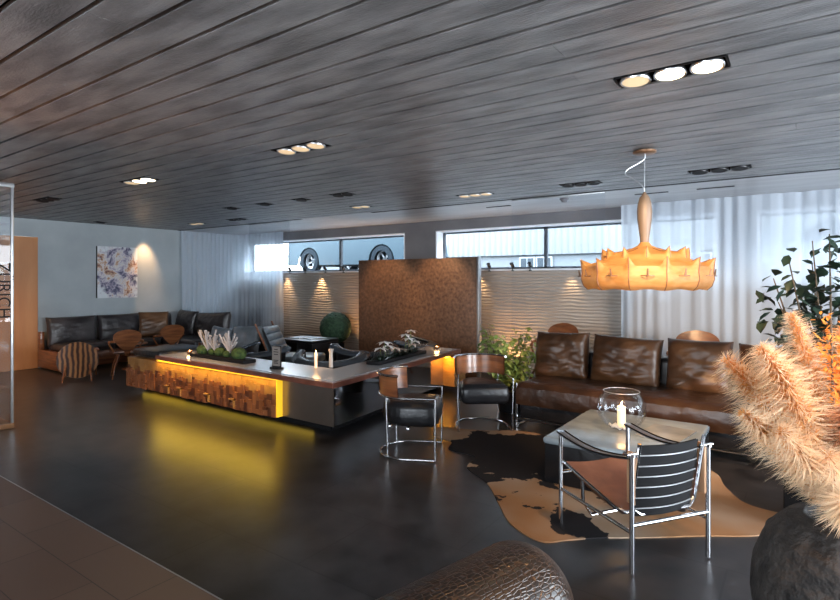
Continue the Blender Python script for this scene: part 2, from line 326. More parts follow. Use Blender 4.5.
# ------------------------------------------------------------------ mesh helpers
class MB:
    def __init__(s): s.bm = bmesh.new()
    def _add(s, tmp, mi=0, mtx=None):
        if mtx is not None: bmesh.ops.transform(tmp, matrix=mtx, verts=tmp.verts)
        for f in tmp.faces: f.material_index = mi
        me = bpy.data.meshes.new('tmp'); tmp.to_mesh(me); tmp.free(); s.bm.from_mesh(me); bpy.data.meshes.remove(me); return s
    def box(s, c, d, bevel=0.0, seg=2, mi=0, mtx=None, rz=0.0):
        t = bmesh.new(); bmesh.ops.create_cube(t, size=1.0)
        for v in t.verts: v.co = Vector((v.co.x*d[0], v.co.y*d[1], v.co.z*d[2]))
        if bevel: bmesh.ops.bevel(t, geom=t.edges[:], offset=min(bevel, min(d)*.49), segments=seg, profile=.5, affect='EDGES', clamp_overlap=True)
        T = Matrix.Translation(c) @ Matrix.Rotation(rz, 4, 'Z')
        bmesh.ops.transform(t, matrix=T, verts=t.verts)
        return s._add(t, mi, mtx)
    def b2(s, a, b, bevel=0.0, seg=2, mi=0, mtx=None):
        return s.box([(a[i]+b[i])/2 for i in range(3)], [abs(b[i]-a[i]) for i in range(3)], bevel, seg, mi, mtx)
    def cyl(s, p0, p1, r0, r1=None, seg=16, mi=0, mtx=None, cap=True):
        r1 = r0 if r1 is None else r1
        p0 = Vector(p0); p1 = Vector(p1); d = p1-p0
        t = bmesh.new(); bmesh.ops.create_cone(t, cap_ends=cap, segments=seg, radius1=r0, radius2=r1, depth=d.length)
        q = d.to_track_quat('Z', 'Y').to_matrix().to_4x4()
        bmesh.ops.transform(t, matrix=Matrix.Translation((p0+p1)/2) @ q, verts=t.verts)
        return s._add(t, mi, mtx)
    def tube(s, pts, r, seg=8, closed=False, mi=0, mtx=None):
        pts = [Vector(p) for p in pts]; n = len(pts); t = bmesh.new(); rings = []
        rr = r if isinstance(r, (list, tuple)) else [r]*n
        up = None
        for i, p in enumerate(pts):
            if closed: d = pts[(i+1) % n]-pts[i-1]
            else: d = pts[min(i+1, n-1)]-pts[max(i-1, 0)]
            d.normalize()
            if up is None:
                up = Vector((0, 0, 1)) if abs(d.z) < .9 else Vector((1, 0, 0))
            u = up-d*up.dot(d)
            if u.length < 1e-4: u = d.orthogonal()
            u.normalize(); up = u; w = d.cross(u)
            rings.append([t.verts.new(p+(u*cos(2*pi*k/seg)+w*sin(2*pi*k/seg))*rr[i]) for k in range(seg)])
        m = n if closed else n-1
        for i in range(m):
            a, b = rings[i], rings[(i+1) % n]
            for k in range(seg): t.faces.new((a[k], a[(k+1) % seg], b[(k+1) % seg], b[k]))
        if not closed:
            t.faces.new(rings[0][::-1]); t.faces.new(rings[-1])
        return s._add(t, mi, mtx)
    def lathe(s, prof, c=(0, 0, 0), seg=32, mi=0, mtx=None, f=None):
        t = bmesh.new(); rings = []
        for r, z in prof:
            if r < 1e-5: rings.append([t.verts.new((c[0], c[1], c[2]+z))])
            else: rings.append([t.verts.new((c[0]+r*cos(2*pi*k/seg), c[1]+r*sin(2*pi*k/seg), c[2]+z)) for k in range(seg)])
        for a, b in zip(rings, rings[1:]):
            for k in range(seg):
                k2 = (k+1) % seg
                if len(a) == 1 and len(b) == 1: continue
                if len(a) == 1: t.faces.new((a[0], b[k2], b[k]))
                elif len(b) == 1: t.faces.new((a[k], a[k2], b[0]))
                else: t.faces.new((a[k], a[k2], b[k2], b[k]))
        return s._add(t, mi, mtx)
    def grid(s, fn, nu, nv, mi=0, mtx=None, closed_u=False):
        t = bmesh.new(); g = [[t.verts.new(fn(i/nu, j/nv)) for j in range(nv+1)] for i in range(nu if closed_u else nu+1)]
        for i in range(nu):
            a = g[i]; b = g[(i+1) % len(g)]
            for j in range(nv): t.faces.new((a[j], b[j], b[j+1], a[j+1]))
        return s._add(t, mi, mtx)
    def poly(s, pts, z0, z1, mi=0, bevel=0, mtx=None):
        t = bmesh.new()
        f = t.faces.new([t.verts.new((p[0], p[1], z0)) for p in pts])
        r = bmesh.ops.extrude_face_region(t, geom=[f])
        for v in [x for x in r['geom'] if isinstance(x, bmesh.types.BMVert)]: v.co.z = z1
        if bevel: bmesh.ops.bevel(t, geom=t.edges[:], offset=bevel, segments=2, profile=.5, affect='EDGES')
        bmesh.ops.recalc_face_normals(t, faces=t.faces)
        return s._add(t, mi, mtx)
    def ball(s, c, r, sub=3, mi=0, sc=(1, 1, 1), mtx=None):
        t = bmesh.new(); bmesh.ops.create_icosphere(t, subdivisions=sub, radius=r)
        for v in t.verts: v.co = Vector((v.co.x*sc[0]+c[0], v.co.y*sc[1]+c[1], v.co.z*sc[2]+c[2]))
        return s._add(t, mi, mtx)
    def pillow(s, w, h, t, mtx=None, mi=0, seed=0, wr=.012, n=30, flat=4):
        """a stuffed cushion, w along x, h along z, thickness t along y, centred"""
        tb = bmesh.new(); vs_ = {}
        for side in (-1, 1):
            for i in range(n+1):
                for j in range(n+1):
                    u = -1+2*i/n; v = -1+2*j/n
                    edge = i in (0, n) or j in (0, n)
                    if edge and side == 1: vs_[(side, i, j)] = vs_[(-1, i, j)]; continue
                    k = ((1-abs(u)**flat)*(1-abs(v)**flat))
                    th = t/2*max(k, 0)**.42
                    pin = 1-.035*(1-v*v)*abs(u)**6-.0
                    pinv = 1-.035*(1-u*u)*abs(v)**6
                    x = u*w/2*pin; z = v*h/2*pinv
                    nz = noise.noise(Vector((x*4+seed*7.1, z*11+x*3+seed*3.3, side*2.0)))+.5*noise.noise(Vector((x*9+seed, z*26-x*6, side*5.)))
                    vs_[(side, i, j)] = tb.verts.new((x, side*(th+(wr*nz if k > 0 else 0)), z))
            for i in range(n):
                for j in range(n):
                    q = [vs_[(side, i, j)], vs_[(side, i+1, j)], vs_[(side, i+1, j+1)], vs_[(side, i, j+1)]]
                    if side == 1: q.reverse()
                    try: tb.faces.new(q)
                    except ValueError: pass
        return s._add(tb, mi, mtx)
    def build(s, name, mats, parent=None, smooth=40, label=None):
        me = bpy.data.meshes.new(name)
        bmesh.ops.recalc_face_normals(s.bm, faces=s.bm.faces)
        s.bm.to_mesh(me); s.bm.free()
        if not isinstance(mats, (list, tuple)): mats = [mats]
        for m in mats: me.materials.append(M[m] if isinstance(m, str) else m)
        if smooth:
            me.polygons.foreach_set('use_smooth', [True]*len(me.polygons)); me.set_sharp_from_angle(angle=radians(smooth))
        o = bpy.data.objects.new(name, me); COL.objects.link(o)
        if parent: o.parent = parent
        if label: o['label'] = label
        return o
def thing(name, loc, rz, label, cat, group=None):
    o = bpy.data.objects.new(name, None); COL.objects.link(o); o.empty_display_size = .1
    o.location = loc; o.rotation_euler = (0, 0, rz)
    return tag(o, label, cat, group)
def tag(o, label, cat, group=None):
    o['label'] = label; o['category'] = cat
    if group: o['group'] = group
    return o
def struct(o): o['kind'] = 'structure'; return o
def dup(root, loc, rz, label, group=None, scale=None):
    def rec(o, par):
        c = o.copy(); COL.objects.link(c); c.parent = par
        for k in list(o.children): rec(k, c)
        return c
    r = rec(root, None); r.location = loc; r.rotation_euler = (0, 0, rz); r['label'] = label
    if group: r['group'] = group
    if scale: r.scale = (scale,)*3
    return r
def T(x, y, z): return Matrix.Translation((x, y, z))
def R(a, ax): return Matrix.Rotation(a, 4, ax)

# ================================================================== the room
struct(MB().b2((XL-.2, 1.49, -.1), (XR+.2, YB+.3, 0)).build('floor', 'floor', smooth=0))
struct(MB().b2((XL-.2, YF-.2, -.1), (XR+.2, 1.486, 0)).build('floor_tiled', 'tile', smooth=0))
struct(MB().b2((XL-.2, 1.486, -.09), (XR+.2, 1.492, 0.002)).build('trim_1', 'silver', smooth=0))

# fixtures recessed between the ceiling boards: (x centre, row index k, length, kind)
P0, PS, GAP = 1.108, 0.182, 0.022
def rowy(k): return P0+PS*k
FIX = [(-.515, 9, .50, 'big'), (-3.10, 9, .50, 'soft'), (-5.45, 9, .50, 'star'), (-7.65, 9, .50, 'dark'),
       (-.60, 24, .50, 'vent'), (-1.87, 24, .42, 'vent'), (-3.12, 24, .45, 'soft'), (-4.9, 24, .3, 'soft'), (-7.6, 24, .4, 'dark'), (-8.75, 24, .35, 'soft'),
       (-4.38, 19, .30, 'dark'), (-5.08, 19, .22, 'dark'), (-5.78, 19, .22, 'dark'), (-6.48, 19, .22, 'dark'), (-9.9, 18, .2, 'dark')]
rnd = random.Random(4)
cb = MB()
k = int((YF-P0)/PS)-1
while rowy(k) < 6.12:
    y0 = rowy(k)+GAP/2; y1 = min(rowy(k+1)-GAP/2, 6.12)
    holes = sorted([(x-l/2, x+l/2) for x, kk, l, _ in FIX if kk == k])
    spans = []; x = XL
    for a, b in holes: spans.append((x, a)); x = b
    spans.append((x, XR))
    for a, b in spans:
        x = a+(rnd.uniform(.6, 2.4) if b-a > 3 else 0)
        cuts = [a]
        while x < b-.6 and b-a > 3:
            if x > a+.3: cuts.append(x)
            x += 2.4
        cuts.append(b)
        for c0, c1 in zip(cuts, cuts[1:]):
            cb.b2((c0+.0012, y0, ZC), (c1-.0012, y1, ZC+.02))
    k += 1
cb.b2((XL, YF, ZC+.12), (XR, YB, ZC+.14), mi=1)
cb.b2((XL, 6.19, ZC), (-8.2, YB, ZC+.02), mi=2); cb.b2((-8.2, 6.19, ZC), (XR, YB, ZC+.02), mi=2)
struct(cb.build('ceiling', ['ceiling', 'ceiling_gap', 'soffit'], smooth=0))
struct(MB().b2((XL, 6.125, ZC-.002), (-6.7, 6.185, ZC+.02)).b2((-5.2, 6.125, ZC-.002), (XR, 6.185, ZC+.02)).build('trim_2', 'black', smooth=0))
struct(MB().b2((-6.7, 6.125, ZC), (-5.2, 6.185, ZC+.02)).build('trim_3', 'soffit', smooth=0))

# left wall, with the oak door leaf standing in it
struct(MB().b2((XL-.2, YF, 0), (XL, 2.55, ZC+.14)).b2((XL-.2, 3.68, 0), (XL, YB+.2, ZC+.14)).b2((XL-.2, 2.55, 2.16), (XL, 3.68, ZC+.14)).build('wall_left', 'wall', smooth=0))
d = struct(MB().b2((XL-.06, 2.56, 0.0), (XL+.02, 3.675, 2.155), bevel=.004).build('door_1', 'oak', smooth=0))

# back wall with three high windows, rippled panels below them
wb = MB(); y0, y1 = YB, YB+.3
wb.b2((XL-.2, y0, 0), (XR+.2, y1, ZS-.02)); wb.b2((XL-.2, y0, ZT), (XR+.2, y1, ZC+.14), mi=1)
xs = [XL-.2]+[v for w in WIN for v in w]+[XR+.2]
for i in range(0, len(xs), 2): wb.b2((xs[i], y0, ZS-.02), (xs[i+1], y1, ZT), mi=1)
struct(wb.build('wall_back', ['wave', 'wallgrey'], smooth=0))
for i, (a, b) in enumerate(WIN):
    f = MB(); yy = YB+.2
    f.b2((a, yy, ZS), (b, yy+.06, ZS+.035)); f.b2((a, yy, ZT-.045), (b, yy+.06, ZT))
    nm = 3 if i == 0 else 2
    ms = {0: [-7.45], 1: [-3.18, -1.95], 2: [.28, 1.8]}[i]
    for x in [a+.02, b-.02]+ms: f.b2((x-.022, yy, ZS), (x+.022, yy+.06, ZT))
    wo = struct(f.build('window_%d' % (i+1), 'frame', smooth=0))
    struct(MB().b2((a, YB+.225, ZS), (b, YB+.231, ZT)).build('window_pane', 'glass_pane', wo, smooth=0))
    struct(MB().b2((a, YB-.005, ZS-.025), (b, YB+.2, ZS)).b2((a, YB-.004, ZT-.02), (b, YB+.2, ZT)).b2((a, YB-.004, ZS), (a+.02, YB+.2, ZT)).b2((b-.02, YB-.004, ZS), (b, YB+.2, ZT)).build('window_reveal', 'white', wo, smooth=0))
# right and front walls (outside the photograph, close the room)
struct(MB().b2((XR, YF, 0), (XR+.2, -.4, ZC+.14)).b2((XR, 5.6, 0), (XR+.2, YB, ZC+.14)).b2((XR, -.4, 2.35), (XR+.2, 5.6, ZC+.14)).build('wall_right', 'wall', smooth=0))
struct(MB().b2((XL, YF-.2, 0), (-3, YF, ZC+.14)).b2((1, YF-.2, 0), (XR, YF, ZC+.14)).b2((-3, YF-.2, 2.4), (1, YF, ZC+.14)).b2((-3, YF-.2, 0), (1, YF, .9)).build('wall_front', 'wall', smooth=0))

# curtains
def curtain(path, z0, z1, name, label, folds=9.0, amp=.035, seed=1):
    # path: list of (x,y) polyline; sample evenly with folds perpendicular
    segs = [(Vector(a), Vector(b)) for a, b in zip(path, path[1:])]
    tot = sum((b-a).length for a, b in segs)
    n = int(tot*110); pts = []
    for i in range(n+1):
        s_ = tot*i/n; acc = 0
        for a, b in segs:
            l = (b-a).length
            if s_ <= acc+l+1e-6:
                t = (s_-acc)/l; p = a.lerp(b, t); dn = (b-a).normalized(); break
            acc += l
        pts.append((p, Vector((-dn.y, dn.x)), s_))
    nv = 8
    def fn(u, v):
        p, nn, s_ = pts[min(n, int(round(u*n)))]
        ph = 2*pi*s_*folds+9*noise.noise(Vector((s_*1.3, seed, 0)))
        a = amp*(.35+1.1*abs(noise.noise(Vector((s_*1.9, seed+4, v*.3)))))*(.75+.25*v)
        off = a*sin(ph)+.05*noise.noise(Vector((s_*2.3, v*.5, seed)))+.012*noise.noise(Vector((s_*16, v*.8, seed)))
        q = p+nn*off
        return (q.x, q.y, z1+(z0-z1)*v)
    o = MB().grid(fn, n, nv).build(name, 'sheer', smooth=180)
    return tag(o, label, 'curtain')
curtain([(XL+.10, 6.15), (XL+.10, 7.30), (XL+.25, 7.45), (-8.62, 7.45)], .02, ZC-.005, 'sheer_curtain', 'sheer white floor-length curtain round the far left room corner behind the corner sofa', seed=2)
curtain([(-1.95, 7.43), (4.1, 7.43)], .02, ZC-.005, 'sheer_curtain', 'wide sheer white curtain in front of the windows behind the long brown leather sofa', seed=5, folds=6.5, amp=.02)

# copper panel
cp = thing('room_divider', (-4.955, 6.9, 0), 0, 'free-standing rust-brown copper coloured panel in front of the rippled wall', 'divider')
MB().box((0, 0, .905), (2.27, .07, 1.75), bevel=.004).build('panel', 'copper', cp)
MB().box((1.15, 0, .905), (.03, .085, 1.77), bevel=.003).build('edge_strip', 'silver', cp, label='silver edge strip')
MB().box((0, 0, .015), (2.0, .25, .03), bevel=.004).build('base', 'black', cp)

# hanging glass panels in the ceiling track
for (a, b, lab) in ((-2.93, -1.79, 'clear frameless glass panel hanging from the ceiling track beside the green ficus'), (-8.06, -7.0, 'clear frameless glass panel near the left curtain, hanging from the ceiling track')):
    g = thing('glass_partition', ((a+b)/2, 6.155, 0), 0, lab, 'glass panel')
    MB().box((0, 0, 1.235), (b-a, .010, 2.38)).build('pane', 'glass', g, smooth=0)
    MB().box((0, 0, .025), (b-a, .03, .05), bevel=.003).build('bottom_rail', 'silver', g)
    MB().box((0, 0, 2.436), (b-a, .02, .012), bevel=.002).build('top_rail', 'silver', g)

# ------------------------------------------------------------------ ceiling fixtures
FL = ['black recessed spotlight box with two bright lamps and one dim, nearest on the right',
      'recessed box of three dim round lamps in the middle of the ceiling',
      'recessed spotlight box flaring like a star above the left corner seating',
      'unlit dark triple spotlight box above the oak door',
      'black slotted ceiling box right of the cocoon pendant',
      'black ceiling box with warm slit left of the cocoon pendant canopy',
      'dim ceiling box above the copper coloured panel',
      'small lit ceiling box left of the copper coloured panel top',
      'dark narrow ceiling box near the track above the left curtain',
      'small glowing ceiling box at the corner of the left curtain',
      'dark ceiling box, rightmost of the row of four small ones',
      'dark ceiling box, second from right in the row of four small ones',
      'dark ceiling box, third from right in the row of four small ones',
      'dark ceiling box, leftmost in the row of four small ones',
      'tiny dark ceiling box right above the abstract painting']
for (x, kk, l, kind), lab in zip(FIX, FL):
    yc = rowy(kk)+PS/2; w = PS-GAP-.004
    t = thing('recessed_light', (x, yc, ZC), 0, lab, 'ceiling light', 'recessed ceiling light boxes')
    h = MB(); h.box((0, 0, .10), (l-.006, w, .012)); h.box((0, w/2-.004, .05), (l-.006, .006, .10)); h.box((0, -w/2+.004, .05), (l-.006, .006, .10))
    h.box((l/2-.007, 0, .05), (.006, w, .10)); h.box((-l/2+.007, 0, .05), (.006, w, .10))
    h.build('housing', 'black', t)
    n = 3 if l > .38 else 2 if l > .28 else 1
    for i in range(n):
        cx = (i-(n-1)/2)*l/n*.96
        lit = {'big': ['lamp_soft', 'lamp_on', 'lamp_on'], 'star': ['lamp_soft', 'lamp_on', 'lamp_on'], 'soft': ['lamp_soft']*3, 'dark': ['black']*3, 'vent': ['black']*3}[kind][i % 3]
        r = min(w*.46, l/n*.46)
        tilt = R(radians(-4), 'X')
        ring = MB().lathe([(r*.62, .012), (r, .0), (r*1.04, .008), (r*.8, .05), (r*.3, .07)], seg=24, mtx=T(cx, 0, -.012) @ tilt)
        ring.build('lamp', 'blackmetal' if kind in ('dark', 'vent') else 'silver', t)
        MB().lathe([(0, .010), (r*.55, .011), (r*.9 if kind != 'big' else r*.9, .012)], seg=24, mtx=T(cx, 0, -.020) @ tilt).build('lamp_face', lit, t, smooth=0)
def downlight(x, y, e, tgt, size=70, c=WARM):
    spot('downlight_beam', (x, y, ZC-.11), tgt, e, c, size, .7, .04)
downlight(-.45, 2.80, 130, (-1.0, 5.5, .5), 62)
downlight(-.65, 2.80, 16, (-.7, 3.6, .3), 60)
downlight(-5.45, 2.80, 60, (-5.6, 3.0, 0), 70)
spot('painting_side_beam', (-10.02, 5.44, ZC-.03), (-10.3, 5.44, 1.72), 26, (1, .58, .28), 52, .9, .03)
downlight(-3.1, 2.83, 18, (-3.1, 2.9, 0), 70)
# small smoke detector
t = thing('smoke_detector', (-2.37, 6.45, ZC), 0, 'small round smoke detector on the ceiling left of the cocoon pendant', 'smoke detector')
MB().lathe([(0, -.045), (.03, -.045), (.036, -.03), (.055, -.012), (.058, 0), (0, 0)], seg=24).build('body', 'wallgrey', t)
for x, lab in ((-3.35, 'thin dark air slot in the soffit above the right-hand window'), (-1.4, 'thin dark air slot in the soffit just left of the pendant neck'), (-.75, 'thin dark air slot in the soffit right of the pendant neck')):
    o = MB().box((x, 6.62, ZC-.004), (.36, .035, .008)).build('air_slot', 'blackmetal', smooth=0); tag(o, lab, 'vent', 'soffit air slots')

# sill uplights
k = 0
for x, lab in ((-8.35, 'left end'), (-8.02, 'second'), (-7.55, 'third'), (-7.05, 'fourth')):
    k += 1
SPX = [(-8.65, 'small sill spotlight under the car window, leftmost of four'), (-8.20, 'small sill spotlight under the car window, second from left'), (-7.63, 'small sill spotlight under the car window, third from left'), (-7.15, 'small sill spotlight under the car window, rightmost of four'),
       (-4.38, 'small sill spotlight beside the divider edge, leftmost of its four'), (-4.02, 'small sill spotlight right of the divider, second of its four'), (-3.62, 'small sill spotlight right of the divider, third of its four'), (-3.33, 'small sill spotlight right of the divider, rightmost of its four')]
sp0 = None
for x, lab in SPX:
    if sp0 is None:
        sp0 = thing('sill_spotlight', (x, YB-.03, ZS), 0, lab, 'spotlight', 'little spotlights on the window sill')
        MB().cyl((0, 0, -.03), (0, 0, .03), .008, seg=8).box((0, .03, -.028), (.03, .08, .012)).build('bracket', 'blackmetal', sp0)
        MB().cyl((0, .02, .03), (0, -.035, .085), .026, .030, seg=14).build('head', 'blackmetal', sp0)
        sp0.location.z = ZS+.0
    else: dup(sp0, (x, YB-.03, ZS), 0, lab)
for x, e in ((-8.75, 9), (-7.75, 9), (-4.2, 4), (-2.7, 3)):
    spot('wall_washer_beam', (x, YB-.10, ZS-.03), (x, YB+.0, .9), e, (1, .62, .3), 70, .8, .03)
spot('floor_uplight_beam', (-6.5, YB-.22, .06), (-6.5, YB, 1.0), 26, (1, .5, .18), 95, .9, .05)
spot('floor_uplight_beam', (-3.6, YB-.22, .06), (-3.6, YB, 1.0), 14, (1, .5, .18), 95, .9, .05)
spot('panel_downlight_beam', (-5.55, 6.0, ZC-.03), (-5.45, 6.9, .85), 28, (1, .60, .30), 62, .6, .05)
spot('panel_downlight_beam', (-4.45, 6.0, ZC-.03), (-4.45, 6.9, .85), 28, (1, .60, .30), 62, .6, .05)

# ------------------------------------------------------------------ painting
pt = thing('abstract_painting', (XL+.004, 4.935, 1.59), 0, 'unframed abstract painting of grey, violet and rust strokes on the left wall', 'painting')
MB().box((.025, 0, 0), (.05, .71, .93), bevel=.003).build('stretcher', 'blackmetal', pt)
MB().box((.052, 0, 0), (.006, .712, .932)).build('canvas', 'painting', pt, smooth=0)

# ------------------------------------------------------------------ low counter block (L-shaped) with wood relief
A = (-7.10, 3.66); B = (-3.50, 3.60); C = (-3.78, 6.10)
ct = thing('lounge_counter', (0, 0, 0), 0, 'low L-shaped steel counter with a dark red top edge and glowing wooden relief fronts', 'counter')
wt = .46
Bi = (-3.93, 4.05); Ci = (-4.22, 6.08); Ai = (-7.10, 4.11)
MB().poly([(-7.15, 3.80), (-3.68, 3.75), (-3.93, 6.0), (-4.15, 6.0), (-4.05, 4.0), (-7.15, 4.0)], 0.0, .101).build('plinth', 'black', ct, smooth=0)
MB().poly([A, B, (-3.54, 3.66), (-3.95, 4.04), Ai], .10, .478).build('front_panel', 'steel', ct, smooth=0, label='brushed steel front panel')
MB().poly([(-3.51, 3.62), C, Ci, Bi], .10, .4785).build('side_panel', 'mirror', ct, smooth=0, label='mirror-polished steel side panel')
# top: dark red edge band, pale metal surface, starts right of the black leather end
lf = -6.42
MB().poly([(lf, 3.53), (-3.40, 3.49), (-3.69, 6.20), (-4.24, 6.20), (-3.95, 4.07), (lf, 4.12)], .48, .53, bevel=.004).build('counter_top', 'counter_wood', ct, smooth=0, label='dark red wooden counter top slab')
MB().poly([(lf+.02, 3.575), (-3.44, 3.535), (-3.735, 6.16), (-4.20, 6.16), (-3.93, 4.05), (lf+.02, 4.09)], .530, .536).build('counter_inlay', mat('pale_counter_inlay', (.36, .36, .37), .22), ct, smooth=0, label='pale polished inlay of the counter top')
MB().poly([(-7.09, 3.60), (lf-.01, 3.59), (lf-.01, 4.3), (-7.09, 4.3)], .48, .56, bevel=.02).build('leather_pad', 'leather_black', ct, label='black leather pad on the counter end')
# wooden relief blocks: a grid of vertical staves of unequal depth
rr = random.Random(11)
wp = MB(); n = 48; x0, x1 = -7.09, -4.22
for i in range(n):
    xa = x0+(x1-x0)*i/n; xb = x0+(x1-x0)*(i+1)/n
    z = .095
    hs = []
    while z < .455:
        h = rr.choice([.03, .045, .06, .09]); z2 = min(z+h, .462)
        if .462-z2 < .02: z2 = .462
        dpt = .10+rr.choice([0, .004, .010, .016, .022]); base = 3.64-(x0-xa)*0
        if z > .30: dpt = .10+rr.choice([0, .003])
        band = .33+.028*((i*7) % 4 == 0)-.02*((i*5) % 3 == 1)
        li = 3 if z >= band-.03 else rr.choice([0, 0, 1, 2])  # upper blocks use the paler wood that carries the LED glow
        wp.b2((xa+.0008, base-dpt, z+.0008), (xb-.0008, base+.0, z2-.0008), mi=li)
        z = z2
M['relief_b'] = noisy('relief_wood_dark', (0.06, 0.016, 0.008), (0.13, 0.04, 0.015), 7, .4, (1, 1, .4))
M['relief_a'] = noisy('relief_wood_mid', (0.15, 0.045, 0.015), (0.24, 0.08, 0.028), 7, .4, (1, 1, .4))
M['relief_c'] = noisy('relief_wood_light', (0.19, 0.06, 0.02), (0.29, 0.10, 0.035), 7, .4, (1, 1, .4))
for xt in (-6.17, -5.92, -5.38, -4.93):
    wp.b2((xt, 3.50, .19), (xt+.09, 3.53, .205), mi=3); wp.b2((xt+.078, 3.50, .115), (xt+.09, 3.53, .205), mi=3)
M['relief_lit'] = noisy('led_lit_relief_wood', (0.26, 0.115, 0.03), (0.36, 0.17, 0.05), 7, .45)  # LED glow on the relief put into the wood colour
rel = [M['relief_a'], M['relief_b'], M['relief_c'], M['relief_lit']]
wp.build('wood_relief', rel, ct, smooth=0, label='relief of small reddish wooden blocks')
wp = MB(); n = 14; yA, yB_ = 5.86, 6.14
for i in range(3):
    for j in range(9):
        ya = yA+(yB_-yA)*i/3; za = .095+.367*j/9
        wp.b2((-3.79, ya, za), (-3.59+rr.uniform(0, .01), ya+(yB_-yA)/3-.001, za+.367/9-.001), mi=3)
wp.build('wood_relief', rel, ct, smooth=0, label='wooden relief end piece glowing orange')
# led strips
MB().box((-5.34, 3.585, .474), (2.2, .045, .008)).build('led_strip', 'led', ct, smooth=0)
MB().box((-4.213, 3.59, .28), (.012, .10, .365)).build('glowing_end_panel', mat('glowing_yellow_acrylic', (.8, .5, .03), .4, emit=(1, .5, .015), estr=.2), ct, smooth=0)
MB().box((-3.70, 5.80, .474), (.14, .06, .008)).build('led_strip', 'led', ct, smooth=0)
MB().box((-5.75, 3.79, .06), (2.4, .008, .02)).build('led_strip', mat('dim_yellow_led', (1, .7, .05), .5, emit=(1, .5, .03), estr=.35), ct, smooth=0)
YEL = (1.0, .66, .07)
area('led_glow', (-5.3, 3.50, .47), (radians(-18), 0, 0), 2.2, .03, 2.3, YEL)
area('led_glow', (-5.5, 3.74, .07), (radians(-70), 0, 0), 3.2, .04, .22, YEL)
area('led_glow', (-3.69, 5.74, .465), (radians(35), 0, 0), .18, .06, .9, (1, .50, .04))

# ------------------------------------------------------------------ items on the counter
def planter(loc, rz, L_, label, kind):
    t = thing('planter', loc, rz, label, 'planter')
    MB().box((0, 0, .02), (L_, .17, .04), bevel=.008).build('tray', 'black', t)
    mo = MB(); q = random.Random(int(L_*100)+3)
    if kind == 'moss':
        for x, r in ((-.36, .07), (-.20, .05), (-.05, .065), (.12, .05), (.34, .085)):
            mo.ball((x, q.uniform(-.02, .02), .04+r*.6), r, 3, sc=(1.15, .9, .85))
        mo.build('moss', 'moss', t)
        for x, s_ in ((-.27, 1.0), (-.12, .8), (.16, .95)):
            b = MB()
            for k in range(26):
                a = q.uniform(-1.1, 1.1); b_ = q.uniform(-.5, .5); l = q.uniform(.10, .24)*s_
                p0 = Vector((x, 0, .08)); p1 = p0+Vector((sin(a)*l*.5, sin(b_)*l*.4, cos(a)*l*.75)); p2 = p1+Vector((sin(a*1.3)*l*.35, 0, l*.4))
                b.tube([p0, p1, p2], [.005, .007, .011], 5)
            b.build('coral_twigs', 'twig', t)
    else:
        for k in range(260):
            x = q.uniform(-L_/2, L_/2); l = q.uniform(.05, .13)
            p0 = Vector((x, q.uniform(-.06, .06), .03)); 
            dx = Vector((q.uniform(-.05, .05), q.uniform(-.09, .09), l)); w = Vector((.014, .010, 0))
            mo.grid(lambda u, v: p0+dx*v+w*(u-.5)*2*sin(pi*max(.08, min(.98, v))), 1, 3)
        for x in (-.36, -.22, -.08, .06, .2, .34): mo.ball((x*L_, 0, .055), .045, 2, sc=(1.3, .9, .7))
        mo.build('foliage', 'leaf_dark', t)
        for x, z, m_ in ((-.28, .22, 'petal'), (-.22, .17, 'petal'), (-.08, .13, 'petal_pink'), (.06, .10, 'petal_pink'), (.16, .26, 'petal'), (.22, .21, 'petal'), (.27, .30, 'petal_pink'), (.30, .13, 'petal_pink'), (.36, .16, 'petal'), (-.36, .16, 'petal')):
            b = MB()
            for k in range(6):
                a = 2*pi*k/6+q.uniform(-.2, .2)
                def pf(u, v, a=a):
                    rr_ = .10*v; ww = .024*sin(pi*min(.97, max(.04, v)))
                    return Vector((x*L_+cos(a)*rr_-sin(a)*ww*(u-.5)*2, sin(a)*rr_+cos(a)*ww*(u-.5)*2, z+.035*v-.06*v*v))
                b.grid(pf, 2, 5)
            b.ball((x*L_, 0, z+.005), .011, 1)
            fl = b.build('flower', m_, t)
            MB().tube([(x*L_*.9, 0, .03), (x*L_*.97, 0, z*.6), (x*L_, 0, z)], .003, 5).build('stem', 'leaf', fl)
    return t
planter((-5.45, 3.78, .537), radians(-1), 1.05, 'black tray of moss balls and white coral twigs on the left counter arm', 'moss')
planter((-3.82, 5.0, .537), radians(97), 1.1, 'green arrangement with white and pink blossoms on the right counter arm', 'flowers')
t = thing('menu_stand', (-4.40, 3.70, .537), radians(4), 'small upright grey menu card stand near the counter corner', 'menu stand')
MB().box((0, 0, .01), (.13, .07, .02), bevel=.003).build('foot', 'blackmetal', t)
MB().box((0, 0, .125), (.125, .012, .23), bevel=.003).build('holder', 'blackmetal', t)
cd = MB().box((0, -.008, .13), (.11, .003, .20)).build('card', mat('menu_card_grey', (.22, .19, .17), .5), t, smooth=0)
ln = MB()
for i, (w, z) in enumerate([(.05, .20), (.07, .175), (.06, .15), (.07, .09), (.05, .075), (.06, .06)]): ln.box((0, -.0105, z), (w, .001, .007))
ln.build('printed_lines', 'black', cd, smooth=0)
